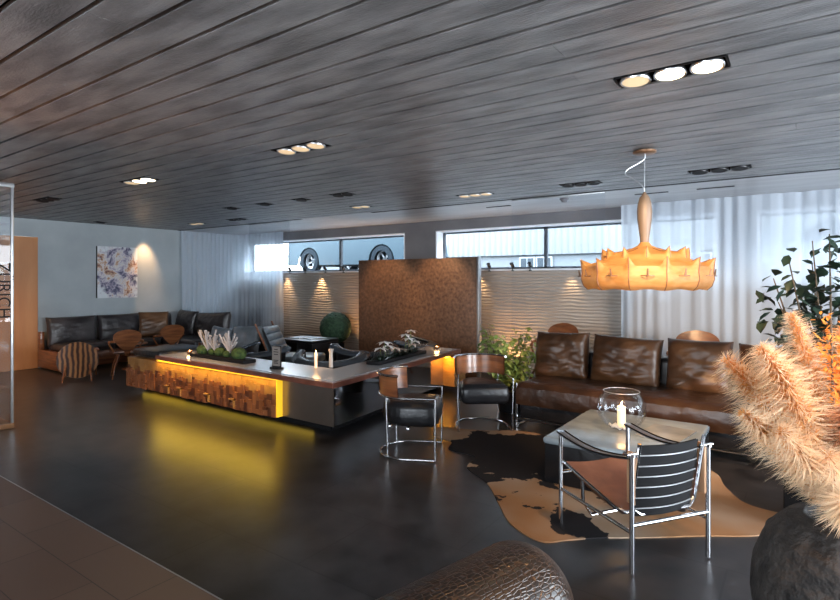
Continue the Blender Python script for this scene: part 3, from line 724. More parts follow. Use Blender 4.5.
def candle(loc, h, r, label, cup=False, rad=None):
    f_ = .35 if cup else .8
    t = thing('candle', loc, 0, label, 'candle')
    z0 = 0
    if cup: MB().lathe([(0, 0), (r*1.4, 0), (r*1.6, .02), (r*1.5, .035), (r*1.2, .035), (r*1.2, .01), (0, .01)], seg=20).build('cup', 'bronze', t); z0 = .01
    MB().lathe([(0, z0), (r, z0), (r*1.02, h*.5), (r, h-.004), (r*.8, h), (r*.3, h-.006), (0, h-.006)], seg=20).build('wax', 'wax', t)
    MB().lathe([(0, h-.006), (.0035*f_, h), (.007*f_, h+.012*f_), (.005*f_, h+.025*f_), (0, h+.042*f_)], seg=10).build('flame', 'flame', t)
    l = bpy.data.lights.new('candle_light', 'POINT'); l.energy = .5; l.color = (1, .55, .2); l.shadow_soft_size = .03
    o = bpy.data.objects.new('candle_light', l); COL.objects.link(o); o.parent = t; o.location = (0, 0, h+.02)
    return t
candle((-4.12, 3.98, .537), .15, .014, 'slim lit candle on the counter, left of the pale vase')
t = thing('bud_vase', (-4.02, 4.10, .537), 0, 'slim pale vase with flared rim beside the slim lit candle', 'vase')
MB().lathe([(0, 0), (.022, 0), (.02, .08), (.017, .14), (.028, .185), (.030, .19), (.026, .185), (.014, .14), (0, .12)], seg=20).build('body', mat('pale_ceramic', (.5, .42, .36), .4), t)
candle((-3.93, 5.98, .537), .03, .02, 'tealight in a bronze cup at the far end of the right counter arm', cup=True)
candle((-6.2, 3.85, .537), .03, .02, 'tealight in a bronze cup at the left end of the counter', cup=True)

# ------------------------------------------------------------------ tub lounge chairs with sweeping leather rims
def tub():
    t = thing('tub_lounge_chair', (0, 0, 0), 0, '', 'lounge chair', 'sweeping black tub chairs inside the counter')
    def zr(a): return .585+.09*(abs(a)/1.7)**2
    def rim(u, v):
        a = -1.7+3.4*u; r = .46; z = zr(a)
        ph = 2*pi*v; return Vector((sin(a)*(r+.075*cos(ph)), -cos(a)*(r+.075*cos(ph)), z+.032*sin(ph)-.02*cos(ph)))
    MB().grid(rim, 48, 14).ball(rim(0, 0).lerp(rim(0, .5), .5), .068, 3, sc=(1, 1, .5)).ball(rim(1, 0).lerp(rim(1, .5), .5), .068, 3, sc=(1, 1, .5)).build('rim', 'leather_rim', t, label='glossy black leather rim with window highlight in its colour')
    def shell(u, v):
        a = -1.7+3.4*u; z = .10+(zr(a)-.10)*v
        r = .40+.035*v; return Vector((sin(a)*r, -cos(a)*r, z))
    def shell2(u, v):
        p = shell(u, v); s_ = .88; return Vector((p.x*s_, p.y*s_, p.z))
    MB().grid(shell, 40, 4).grid(shell2, 40, 4).build('shell', 'leather_black', t)
    MB().lathe([(0, .10), (.37, .10), (.39, .14), (.39, .27), (.36, .31), (.2, .33), (0, .33)], seg=32).build('seat', 'leather_black', t)
    MB().tube([(.30*cos(2*pi*k/28), .30*sin(2*pi*k/28), .015) for k in range(28)], .012, closed=True).cyl((0, 0, .01), (0, 0, .11), .04).box((0, 0, .014), (.6, .03, .012)).build('base', 'chrome', t)
    return t
tb = tub()
tb.scale = (.86,)*3; tb.location = (-4.56, 4.66, 0); tb.rotation_euler.z = radians(30); tb['label'] = 'black tub lounge chair tucked into the counter corner behind the lit candle'
dup(tb, (-5.72, 4.66, 0), radians(-10), 'black tub lounge chair behind the menu stand and moss planter')
dup(tb, (-4.80, 5.51, 0), radians(60), 'black tub lounge chair behind the blossom arrangement')
dup(tb, (-4.74, 6.40, 0), radians(115), 'black tub lounge chair farthest right, before the copper panel')

# low pit sofa with slate cushions
def pil(name, parent, w, h, th, loc, rz=0, tilt=0, m='leather_brown', seed=0, roll=0, wr=.012):
    MB().pillow(w, h, th, mtx=T(*loc) @ R(rz, 'Z') @ R(tilt, 'X') @ R(roll, 'Y'), seed=seed, wr=wr).build(name, m, parent, smooth=60)
t = thing('low_sofa', (-7.15, 4.95, 0), 0, 'low black leather sofa with slate blue back cushions behind the moss planter', 'sofa')
MB().box((0, .02, .20), (1.45, .70, .26), bevel=.05, seg=4).build('base', 'leather_black', t)
MB().box((0, -.02, .36), (1.40, .66, .10), bevel=.04, seg=4).build('seat', 'leather_black', t)
MB().box((0, .33, .42), (1.45, .12, .34), bevel=.05, seg=4).build('backrest', 'leather_black', t)
pil('back_cushion', t, .62, .42, .16, (.33, .20, .55), tilt=radians(-14), m='leather_grey', seed=3, roll=radians(-3))
pil('back_cushion', t, .50, .38, .15, (-.30, .20, .52), tilt=radians(-14), m='leather_grey', seed=4, roll=radians(4))
for sx in (-.6, .6):
    for sy in (-.25, .28): MB().cyl((sx, sy, 0), (sx, sy, .09), .018).build('leg', 'blackmetal', t)

# quilted lounge chair
t = thing('reclined_lounge_chair', (-6.13, 5.42, 0), radians(-62), 'reclined lounge chair with quilted slate leather back and thin wooden side frame', 'lounge chair')
bk = MB()
def quilt(u, v):
    x = (u-.5)*.56; s_ = v*.50; y = -.12-s_*.42; z = .30+s_*.93
    puff = .035*abs(sin(pi*v*5))**.5*(1-abs(2*u-1)**6)
    return Vector((x, y+puff*.9+.02, z+puff*.4))
def quiltb(u, v):
    x = (u-.5)*.56; s_ = v*.50; return Vector((x, -.17-s_*.42, .30+s_*.93))
bk.grid(quilt, 24, 50).grid(quiltb, 2, 2)
bk.build('backrest', 'leather_grey', t)
MB().box((0, .17, .30), (.54, .56, .12), bevel=.04, seg=4).build('seat', 'leather_grey', t)
for s_ in (-1, 1):
    MB().tube([(s_*.295, -.42, .82), (s_*.295, -.20, .34), (s_*.295, -.05, .22), (s_*.295, .44, .24)], .014, 6).build('side_frame', 'walnut', t)
MB().tube([(-.27, -.28, .0), (-.27, -.1, .22), (.27, -.1, .22), (.27, -.28, .0)], .011).tube([(-.27, .36, 0), (-.27, .30, .23), (.27, .30, .23), (.27, .36, 0)], .011).build('leg_frame', 'blackmetal', t)

# square table with magazines, boxwood
t = thing('side_table', (-6.75, 6.35, 0), 0, 'square black box table carrying magazines, near the round boxwood', 'table')
MB().box((0, 0, .45), (.80, .62, .05), bevel=.01).build('table_top', 'leather_black', t)
for a in (-.38, .38): MB().box((a, 0, .2125), (.04, .60, .425), bevel=.005).build('side_panel', 'blackmetal', t)
MB().box((.19, 0, .30), (.34, .56, .25), bevel=.01).build('drawer_box', 'leather_black', t)
for i, (x, y, rz, lab) in enumerate(((-.18, -.02, .1, 'magazine on the box table, left one'), (.12, .03, -.15, 'magazine on the box table, right one'))):
    mg = MB().box((0, 0, .006), (.24, .32, .012), bevel=.001).build('magazine', 'paper', smooth=0); tag(mg, lab, 'magazine', 'magazines on the box table')
    mg.location = (-6.75+x, 6.35+y, .4755); mg.rotation_euler.z = rz
t = thing('potted_boxwood', (-6.87, 7.12, 0), 0, 'clipped round boxwood ball in a black pot before the rippled wall', 'plant')
MB().lathe([(0, 0), (.13, 0), (.16, .30), (.17, .32), (.15, .32), (.14, .29), (0, .29)], seg=24).build('pot', 'black', t)
bm_ = bmesh.new(); bmesh.ops.create_icosphere(bm_, subdivisions=5, radius=.28)
for v in bm_.verts: v.co *= 1+.05*noise.noise(v.co*22)+.03*noise.noise(v.co*50); v.co.z += .585
q = MB(); q._add(bm_); q.build('foliage', 'box', t, smooth=30)

# ------------------------------------------------------------------ corner sofa on the left
t = thing('corner_sofa', (0, 0, 0), 0, 'long dark leather corner sofa with wooden frame along the left wall under the painting', 'sofa')
MB().b2((-10.22, 3.72, .06), (-9.38, 6.10, .30), bevel=.015).b2((-9.38, 5.30, .06), (-8.30, 6.10, .30), bevel=.015).build('frame', 'walnut', t)
MB().b2((-10.26, 3.66, .02), (-9.36, 3.72, .31), bevel=.01).b2((-10.26, 3.66, .30), (-10.14, 3.72, .60), bevel=.01).build('arm_panel', 'walnut', t)
MB().b2((-8.30, 5.30, .02), (-8.24, 6.10, .40), bevel=.01).build('arm_panel', 'walnut', t)
for (a, b) in (((-10.05, 3.74, .29), (-9.36, 4.50, .42)), ((-10.05, 4.52, .29), (-9.36, 5.28, .42)), ((-10.05, 5.30, .29), (-9.40, 6.0, .42)), ((-9.38, 5.28, .29), (-8.33, 6.0, .42))):
    MB().b2(a, b, bevel=.045, seg=4).build('seat_cushion', 'leather_left', t)
for i, (y, w, h) in enumerate(((4.08, .76, .48), (4.86, .74, .48), (5.55, .58, .44))):
    pil('back_cushion', t, w, h, .22, (-10.02, y, .60), rz=radians(90), tilt=radians(-10), seed=20+i, m='leather_left')
for i, (x, w, h, rl) in enumerate(((-9.66, .62, .50, 2), (-8.84, .96, .48, -3))):
    pil('back_cushion', t, w, h, .22, (x, 5.94, .62), tilt=radians(-12), seed=30+i, m='leather_left', roll=radians(rl))
tag(MB().pillow(.50, .46, .14, mtx=T(-9.72, 5.32, .64) @ R(radians(62), 'Z') @ R(radians(-14), 'X'), seed=41).build('loose_cushion', noisy('lit_tan_leather', (.10, .045, .02), (.17, .08, .035), 5, .35)), 'tan brown square cushion leaning in the corner of the corner sofa', 'cushion')

# ------------------------------------------------------------------ walnut moulded chairs
def shield_chair():
    t = thing('moulded_chair', (0, 0, 0), 0, '', 'chair', 'moulded walnut chairs')
    # back: shield tapering to a narrow waist
    def bk(off):
        def f(u, v):
            z = .40+.46*v
            w = .045+.175*max(0, min(1, (v-.18)/.45))**.75
            if v > .72: w *= max(.02, 1-((v-.72)/.28)**2.2)**.5
            x = (2*u-1)*w
            return Vector((x, -.20-.10*v+.25*x*x*2+off, z))
        return f
    MB().grid(bk(0), 14, 26).grid(bk(.012), 14, 26).build('backrest', 'walnut', t)
    def st(off):
        def f(u, v):
            a = 2*pi*u; r = v
            x = cos(a)*.21*r; y = sin(a)*.21*r
            if y < 0: x *= 1-.45*(-y/.21)
            return Vector((x, y, .43-.02*(1-r*r)+off+.02*(y/.21)**2*(y < 0)))
        return f
    MB().grid(st(0), 32, 6, closed_u=True).grid(st(-.014), 32, 6, closed_u=True).build('seat', 'walnut', t)
    MB().tube([(0, -.19, .42), (0, -.21, .45)], .03, 8).build('waist', 'walnut', t)
    a_ = []
    for k in range(-10, 11):
        a = k/10*1.95
        a_.append((sin(a)*.28, -cos(a)*.25+.02, .62+.04*cos(a)-.02*(abs(k) > 8)))
    b = MB(); 
    def arm(u, v):
        i = u*20; k = int(min(19, i)); f = i-k; p = Vector(a_[k]).lerp(Vector(a_[k+1]), f)
        ph = 2*pi*v; nrm = Vector((p.x, p.y-.02, 0)).normalized()
        return p+nrm*.008*cos(ph)+Vector((0, 0, .022*sin(ph)))
    b.grid(arm, 40, 8).build('arm_band', 'sculpted', t)
    for sx in (-1, 1):
        MB().tube([(sx*.12, .10, .42), (sx*.19, .20, .20), (sx*.22, .25, 0)], [.018, .015, .011], 8).build('leg', 'walnut', t)
        MB().tube([(sx*.12, -.12, .42), (sx*.19, -.20, .20), (sx*.23, -.26, 0)], [.018, .015, .011], 8).build('leg', 'walnut', t)
        MB().tube([(sx*.275, .05, .63), (sx*.25, .10, .55), (sx*.18, .12, .43)], [.014, .013, .012], 8).build('arm_support', 'sculpted', t)
    return t
sc = shield_chair()
sc.location = (-8.30, 4.12, 0); sc.rotation_euler.z = radians(68); sc.scale = (.84,)*3
sc['label'] = 'moulded walnut armchair with oval back, left one at the counter end'
dup(sc, (-8.62, 4.98, 0), radians(75), 'moulded walnut armchair with oval back between corner sofa and low black sofa', scale=.84)
dup(sc, (-2.62, 6.72, 0), radians(170), 'walnut chair whose back shows over the left end of the long brown sofa', scale=1.02)
dup(sc, (-.93, 6.55, 0), radians(185), 'walnut chair whose back shows over the middle of the long brown sofa', scale=1.02)
# chair with the striped round disc
t = thing('disc_back_chair', (-8.62, 3.60, 0), radians(62), 'low wooden chair with a big round zebra-striped back, before the corner sofa', 'chair')
def disc(off):
    return lambda u, v: Vector((cos(2*pi*u)*.262*v, -.16+off-.12*(sin(2*pi*u)*v*.26)+.25*(cos(2*pi*u)*.262*v)**2, .30+sin(2*pi*u)*.262*v))
MB().grid(disc(0), 48, 8, closed_u=True).grid(disc(.02), 48, 8, closed_u=True).build('backrest', 'zebra', t)
MB().poly([(-.12, -.12), (.12, -.12), (.25, .12), (.22, .34), (.10, .40), (-.10, .40), (-.22, .34), (-.25, .12)], .395, .415, bevel=.006).build('seat', 'sculpted', t)
for sx in (-1, 1):
    MB().tube([(sx*.16, .25, .40), (sx*.20, .33, 0)], [.02, .012], 8).build('leg', 'walnut', t)
    MB().tube([(sx*.12, -.05, .40), (sx*.18, -.24, 0)], [.02, .012], 8).build('leg', 'walnut', t)
# round coffee table in the corner group
t = thing('coffee_table', (-8.95, 4.55, 0), 0, 'small glossy reddish wooden table between the moulded walnut chairs', 'table')
MB().lathe([(0, .40), (.20, .40), (.22, .405), (.22, .42), (.20, .425), (0, .425)], seg=36).build('table_top', 'sculpted', t)
MB().lathe([(0, 0), (.16, 0), (.16, .012), (.03, .03), (.025, .38), (.08, .40), (0, .40)], seg=24).build('pedestal', 'walnut', t)

# ------------------------------------------------------------------ long brown leather sofa
M['seat_leather'] = noisy('darker_seat_leather', (0.014, 0.007, 0.004), (0.040, 0.018, 0.009), 3, 0.34, bump=.4, bscale=12, spec=.45)
t = thing('leather_sofa', (0, 0, 0), 0, 'long dark brown leather sofa with big back cushions behind the leather coffee table', 'sofa')
SX0, SX1 = -2.27, 2.0
MB().b2((SX0+.02, 4.90, .10), (SX1, 5.78, .27), bevel=.02).build('base', 'leather_black', t)
sb = bmesh.new(); q = MB()
def seatf(u, v):
    x = SX0+(SX1-SX0)*u; y = 4.86+.80*v
    e = min(u/.012, 1, (1-u)/.012)
    z = .455-.05*max(0, (1-v*9))**2-.02*(1-e)
    z += .010*noise.noise(Vector((x*5, y*6, 1)))+.006*noise.noise(Vector((x*14, y*14, 3)))
    return Vector((x, y, z))
def seatfront(u, v):
    p = seatf(u, 0); return Vector((p.x, 4.86-.012*sin(pi*v)+.004*noise.noise(Vector((p.x*6, v*3, 0))), p.z+(.24-p.z)*v))
q.grid(seatf, 160, 26).grid(seatfront, 160, 8)
q.grid(lambda u, v: Vector((SX0, 4.86+.80*u, seatf(0, u).z*(1-v)+.24*v)), 26, 2)
q.build('seat', 'seat_leather', t)
MB().b2((SX0, 5.58, .24), (SX1, 5.80, .70), bevel=.05, seg=4).build('backrest', 'leather_black', t)
for i, (a, b, h) in enumerate(((-2.43, -1.86, .50), (-1.83, -1.17, .48), (-1.13, -.585, .50), (-.55, .08, .47), (.1, .75, .47), (.78, 1.4, .47))):
    w = b-a
    pil('back_cushion', t, w, h, .26, ((a+b)/2+.10, 5.50, .655), tilt=radians(-13), seed=50+i, roll=radians([-2, 2, 0, 1, 0, 0][i]), wr=.026)
MB().tube([(SX0-.012, 4.90, .44), (SX0-.012, 4.90, .02), (SX0-.012, 5.76, .02), (SX0-.012, 5.76, .60)], .014).build('side_frame', 'chrome', t)
MB().tube([(SX0-.01, 4.845, .105), (SX1, 4.845, .105)], .010).build('front_rail', 'blackmetal', t)
for x in (SX0+.0, 1.6): MB().cyl((x, 4.88, 0), (x, 4.88, .12), .014).build('leg', 'chrome', t)

# ------------------------------------------------------------------ leather cube coffee table, bowl, candle, magazine
t = thing('leather_coffee_table', (-1.04, 4.19, 0), 0, 'low square coffee table wrapped in black leather with grey sheen top, under the glass bowl', 'table')
MB().box((0, 0, .15), (.925, 1.025, .29), bevel=.02).build('body', 'leather_black', t)
MB().box((0, 0, .305), (.94, 1.04, .05), bevel=.022, seg=4).build('table_top', 'leather_table', t)
bw = thing('glass_bowl', (-1.09, 4.16, .3305), 0, 'round clear glass bowl holding the big lit candle on the leather coffee table', 'bowl')
R0 = .178
pr = [(0, .003)]+[(R0*sin(a), .165-.162*cos(a)) for a in [radians(x) for x in range(24, 140, 8)]]
pr += [(pr[-1][0]+.004, pr[-1][1]+.012)]
pr2 = [(max(0, r-.004), z+.003 if z < .1 else z) for r, z in pr[::-1]]
MB().lathe(pr+pr2, seg=48).build('glass', glass('bowl_glass', (.97, .98, .99), .02), bw)
MB().tube([(pr[-1][0]*cos(2*pi*k/40), pr[-1][0]*sin(2*pi*k/40), pr[-1][1]) for k in range(40)], .003, 6, closed=True).build('rim', 'silver', bw)
sd = MB(); q = random.Random(2)
for k in range(60):
    a = q.uniform(0, 2*pi); r = q.uniform(.03, .085)
    sd.ball((r*cos(a), r*sin(a), .022+q.uniform(0, .01)), q.uniform(.006, .011), 1)
o = sd.build('gravel', 'paper'); o.location = (-1.09, 4.16, .3305+.004); o['label'] = 'ring of pale gravel round the candle inside the glass bowl'; o['category'] = 'gravel'; o['kind'] = 'stuff'
cd = candle((-1.09, 4.16, .3505), .16, .029, 'thick cream lit candle inside the round glass bowl')
o = MB().box((0, 0, .004), (.30, .40, .008), bevel=.001).build('magazine', noisy('grey_cover', (.16, .17, .18), (.30, .32, .33), 3, .2), smooth=0)
o.location = (-.80, 4.25, .3315); o.rotation_euler.z = radians(-8); tag(o, 'grey magazine lying right of the glass bowl on the leather coffee table', 'magazine')

# ------------------------------------------------------------------ cowhide rug
pix = [(-2.93, 4.42), (-2.75, 4.18), (-2.55, 4.12), (-2.45, 3.92), (-2.18, 3.88), (-2.10, 3.62), (-1.82, 3.42), (-1.60, 3.16), (-1.40, 2.93), (-1.18, 2.83), (-1.06, 2.93), (-.92, 3.06), (-.70, 3.22), (-.45, 3.42), (-.20, 3.60), (-.06, 3.80), (.25, 3.85), (.15, 4.02), (-.25, 4.05), (-.42, 4.30), (-.55, 4.62), (-.95, 4.74), (-1.4, 4.80), (-1.85, 4.80), (-2.22, 4.78), (-2.45, 4.62), (-2.62, 4.55)]
def catmull(p, n=6):
    o = []
    for i in range(len(p)):
        a, b, c, d_ = [Vector((*p[(i+k) % len(p)], 0)) for k in (-1, 0, 1, 2)]
        for k in range(n):
            s_ = k/n
            o.append(.5*((2*b)+(c-a)*s_+(2*a-5*b+4*c-d_)*s_*s_+(3*b-a-3*c+d_)*s_**3))
    return o
rug = [(p.x, p.y) for p in catmull(pix)]
o = MB().poly(rug, .0, .007).build('cowhide_rug', 'cowhide', smooth=0)
tag(o, 'brown, white and black cowhide rug lying under the leather coffee table', 'rug')

# ------------------------------------------------------------------ chrome tub armchairs
def tubchair():
    t = thing('tubular_armchair', (0, 0, 0), 0, '', 'chair', 'chrome tube armchairs with black seats')
    def U(r, z, y1=.24, n=16, zf=None):
        p = [(r, y1, z), (r, .0, z)]+[(r*cos(a), r*sin(a), z) for a in [-pi*k/n for k in range(1, n)]]+[(-r, 0, z), (-r, y1, z)]
        return p
    MB().tube(U(.255, .012), .009).build('base_ring', 'chrome', t)
    MB().tube(U(.265, .50), .009).build('arm_tube', 'chrome', t)
    n = 16
    MB().tube([(.265*cos(a), .265*sin(a)-.012*1, .675) for a in [-pi*k/n for k in range(1, n)]], .011).build('back_rail', 'chrome', t)
    def bk(r):
        def f(u, v):
            a = -pi*(.08+.84*u); return Vector((r*cos(a), r*sin(a)-.01*v, .49+.18*v))
        return f
    MB().grid(bk(.258), 30, 4).grid(bk(.246), 30, 4).build('wood_back', 'walnut', t, label='curved walnut backrest')
    for s_ in (-1, 1):
        MB().cyl((s_*.262, .24, .012), (s_*.265, .24, .505), .008, seg=10).build('front_leg', 'chrome', t)
        MB().cyl((s_*.20, -.155, .012), (s_*.205, -.168, .50), .007, seg=10).build('rear_leg', 'chrome', t)
    pts = [(.225*cos(-pi*k/16), .225*sin(-pi*k/16)+.0) for k in range(17)]+[(-.225, .23), (-.19, .255), (.19, .255), (.225, .23)]
    sb_ = bmesh.new(); 
    q = MB()
    def seat(u, v):
        # ring profile from underside centre to top centre
        i = u*len(pts); k = int(i) % len(pts); f = i-int(i)
        a = Vector((*pts[k], 0)).lerp(Vector((*pts[(k+1) % len(pts)], 0)), f)
        prof = [(0, .27), (.88, .265), (1.0, .29), (1.04, .35), (1.0, .42), (.85, .45), (.45, .462), (0, .465)]
        j = v*(len(prof)-1); m_ = int(min(len(prof)-2, j)); g = j-m_
        s_ = prof[m_][0]*(1-g)+prof[m_+1][0]*g; z = prof[m_][1]*(1-g)+prof[m_+1][1]*g
        c = Vector((0, .02, 0)); p = c+(a-c)*s_
        return Vector((p.x, p.y, z))
    q.grid(seat, 60, 21, closed_u=True).build('seat', 'leather_black', t, smooth=80)
    MB().box((0, .02, .262), (.52, .02, .012)).box((0, -.14, .262), (.40, .02, .012)).build('seat_rail', 'chrome', t)
    return t
tc_ = tubchair()
tc_.location = (-2.70, 3.70, 0); tc_.rotation_euler.z = atan2(-.89, .456); tc_['label'] = 'chrome tube armchair with black seat and curved walnut back, left one at the counter'
dup(tc_, (-2.60, 4.76, 0.0), atan2(-.625, -.78), 'chrome tube armchair with black seat between the ficus and the cowhide rug')

# ------------------------------------------------------------------ sling chair in front
t = thing('sling_armchair', (-.78, 3.145, .008), radians(54.7), 'chrome sling armchair with slatted black back and reddish hide seat on the rug edge', 'chair')
HW, HL = .245, .30
for sx, sy, h in ((-1, 1, .53), (1, 1, .53), (-1, -1, .575), (1, -1, .575)):
    MB().cyl((sx*HW, sy*HL, 0), (sx*HW, sy*HL, h), .0125, seg=14).cyl((sx*HW, sy*HL, h), (sx*HW, sy*HL, h+.012), .020, seg=14).build('leg', 'chrome', t)
for sx in (-1, 1):
    MB().cyl((sx*HW, -HL, .20), (sx*HW, HL, .20), .010, seg=12).build('side_rail', 'chrome', t)
MB().cyl((-HW, -HL, .235), (HW, -HL, .235), .010, seg=12).build('cross_rail', 'chrome', t)
MB().cyl((-HW, HL, .30), (HW, HL, .30), .010, seg=12).build('cross_rail', 'chrome', t)
for sx in (-1, 1):
    def strap(u, v, sx=sx):
        y = HL-(2*HL)*u; z = .545+.03*u-.035*sin(pi*u)
        return Vector((sx*HW+(v-.5)*.055, y, z-.006*abs(2*v-1)))
    MB().grid(strap, 16, 4).grid(lambda u, v: strap(u, v)+Vector((0, 0, -.006)), 16, 4).build('arm_strap', mat('blue_grey_strap', (.10, .11, .125), .35), t, label='blue-grey leather arm strap')
    MB().tube([strap(k/12, 0)+Vector((0, 0, .003)) for k in range(13)], .004, 6).tube([strap(k/12, 1)+Vector((0, 0, .003)) for k in range(13)], .004, 6).build('strap_piping', 'black', t)
def seat(u, v):
    x = (u-.5)*.44; y = .30-.50*v; z = .36-.10*v-.02*sin(pi*u)-.02*sin(pi*v)
    return Vector((x, y, z))
MB().grid(seat, 12, 12).grid(lambda u, v: seat(u, v)+Vector((0, 0, -.012)), 12, 12).build('seat', 'hide_seat', t, label='reddish brown hide seat')
MB().tube([(-.225, .31, .36), (-.225, -.16, .265), (-.20, -.20, .255), (.20, -.20, .255), (.225, -.16, .265), (.225, .31, .36)], .010).build('seat_frame', 'chrome', t)
MB().tube([(-.225, .12, .325), (-.235, .10, .20), (-.21, .06, .14), (.21, .06, .14), (.235, .10, .20), (.225, .12, .325)], .010).build('under_frame', 'chrome', t)
def back(z_, off=0):
    return lambda u, v: Vector(((u-.5)*.37-.02, -.24-.06*(v)+off-.03*sin(pi*u), .255+.37*v))
MB().grid(back(0), 10, 12).grid(back(0, -.012), 10, 12).build('backrest', 'black', t)
for k in range(6):
    v = .12+.15*k
    p = [back(0, -.018)(i/8, v) for i in range(9)]
    MB().tube(p, .0035, 6).build('back_strap', 'silver', t)
MB().tube([(-.205, -.31, .635), (-.205, -.25, .30), (-.16, -.26, .262), (.16, -.26, .262), (.205, -.25, .30), (.205, -.31, .635)], .010).build('back_frame', 'chrome', t)
MB().box((-.228, -.275, .46), (.012, .05, .26), bevel=.004).build('side_patch', 'tan', t, label='tan leather patch')
MB().box((.228, -.275, .46), (.012, .05, .26), bevel=.004).build('side_patch', 'tan', t, label='tan leather patch')
for sx in (-1, 1): MB().cyl((sx*.19, -.30, .585), (sx*.275, -.30, .585), .008).build('hinge_pin', 'chrome', t)

# ------------------------------------------------------------------ plants
def leaf(b, p, d, up, l, w, mi=0):
    d = d.normalized(); s_ = d.cross(up)
    if s_.length < 1e-3: s_ = d.orthogonal()
    s_.normalize(); n_ = s_.cross(d)
    a = [p, p+d*l*.35+s_*w*.5+n_*l*.05, p+d*l*.7+s_*w*.42+n_*l*.03, p+d*l-n_*l*.12, p+d*l*.7-s_*w*.42+n_*l*.03, p+d*l*.35-s_*w*.5+n_*l*.05]
    m1 = p+d*l*.35-n_*l*.03; m2 = p+d*l*.7-n_*l*.05
    vs_ = [b.bm.verts.new(x) for x in a]; c1 = b.bm.verts.new(m1); c2 = b.bm.verts.new(m2)
    for f in ((vs_[0], vs_[1], c1), (vs_[1], vs_[2], c2, c1), (vs_[2], vs_[3], c2), (vs_[0], c1, vs_[5]), (c1, c2, vs_[4], vs_[5]), (c2, vs_[3], vs_[4])):
        b.bm.faces.new(f).material_index = mi
def bushy(name, loc, label, pot, branches, nleaf, ls, lw, leafm, seed, cat='plant', twig=.006):
    t = thing(name, loc, 0, label, cat)
    pot(t)
    q = random.Random(seed); st = MB(); lf_ = MB()
    for (base, tip, sp) in branches:
        base = Vector(base); tip = Vector(tip); mid = base.lerp(tip, .5)+Vector((q.uniform(-.03, .03), q.uniform(-.03, .03), .03))
        pts = [base, base.lerp(mid, .5), mid, mid.lerp(tip, .5), tip]; st.tube(pts, [twig*1.3, twig*1.1, twig, twig*.8, twig*.5], 6)
        for k in range(nleaf):
            u = q.uniform(.3, 1.0); p = base.lerp(tip, u)+Vector([q.gauss(0, sp) for _ in range(3)])*1.0
            d_ = Vector((q.gauss(0, 1), q.gauss(0, 1), q.gauss(-.35, .6))); leaf(lf_, p, d_, Vector((q.uniform(-.4, .4), q.uniform(-.4, .4), 1)), ls*q.uniform(.7, 1.2), lw*q.uniform(.8, 1.2))
    st.build('stems', 'stem', t); lf_.build('foliage', leafm, t, smooth=50)
    return t
def pot1(t):
    MB().lathe([(0, 0), (.13, 0), (.16, .20), (.175, .22), (.175, .235), (.155, .235), (.15, .20), (0, .20)], seg=32).build('pot', 'black', t)
    MB().lathe([(0, .205), (.15, .203)], seg=24).build('soil', 'soil', t)
br = []
q = random.Random(7)
for (x, z) in ((-.27, .90), (-.25, .78), (-.18, .86), (-.10, .80), (-.02, .72), (.05, .84), (.12, .88), (.19, .76), (-.24, .66), (.22, .60), (.10, .55), (-.08, .50), (.0, .60), (-.16, .55), (.14, .42)):
    br.append(((q.uniform(-.03, .03), q.uniform(-.03, .03), .20), (x*.82, q.uniform(-.16, .16)+x*.57, z), .055))
bushy('potted_ficus', (-2.63, 5.50, 0), 'leafy yellow-green ficus in a black pot at the left end of the brown sofa', pot1, br, 62, .082, .046, 'leaf', 8)
def pot2(t):
    MB().b2((-.22, -.22, 0), (.22, .22, .62), bevel=.01).build('pot', 'black', t)
br = []
for (dx, dy, z) in ((-.10, 0, 1.68), (-.24, -.04, 1.58), (-.33, .05, 1.46), (-.30, 0, 1.32), (-.18, .1, 1.40), (-.22, -.1, 1.20), (-.1, .1, 1.55), (0, 0, 1.72), (.1, .05, 1.6), (-.10, -.12, 1.05), (-.26, .05, 1.10), (.12, -.1, 1.3), (.22, .05, 1.5), (-.05, -.05, 1.30), (.1, .1, 1.15)):
    br.append(((0, 0, .6), (dx*.82, dx*.57*-1*-1+dy, z), .05))
bushy('rubber_plant', (.14, 3.98, 0), 'tall dark-leaved plant rising behind the pampas grass on the right', pot2, br, 34, .095, .056, 'leaf_dark', 12)

# rough stone vase with pampas
VX, VY = .13, 2.31
t = thing('stone_vase', (VX, VY, 0), 0, 'large rough black stone vase holding the pampas grass', 'vase')
v_ = bmesh.new()
q = MB()
def vase(u, v):
    pr_ = [(.0, 0), (.16, 0), (.22, .06), (.265, .20), (.28, .34), (.27, .46), (.235, .57), (.17, .635), (.12, .65), (.10, .635), (.11, .57), (0, .5)]
    j = v*(len(pr_)-1); m_ = int(min(len(pr_)-2, j)); g = j-m_
    r = pr_[m_][0]*(1-g)+pr_[m_+1][0]*g; z = pr_[m_][1]*(1-g)+pr_[m_+1][1]*g
    a = 2*pi*u; r *= 1+.03*noise.noise(Vector((cos(a)*3, sin(a)*3, z*6)))+.012*noise.noise(Vector((cos(a)*12, sin(a)*12, z*30)))
    return Vector((r*cos(a), r*sin(a), z))
q.grid(vase, 96, 66, closed_u=True).build('body', 'stone', t, smooth=60)
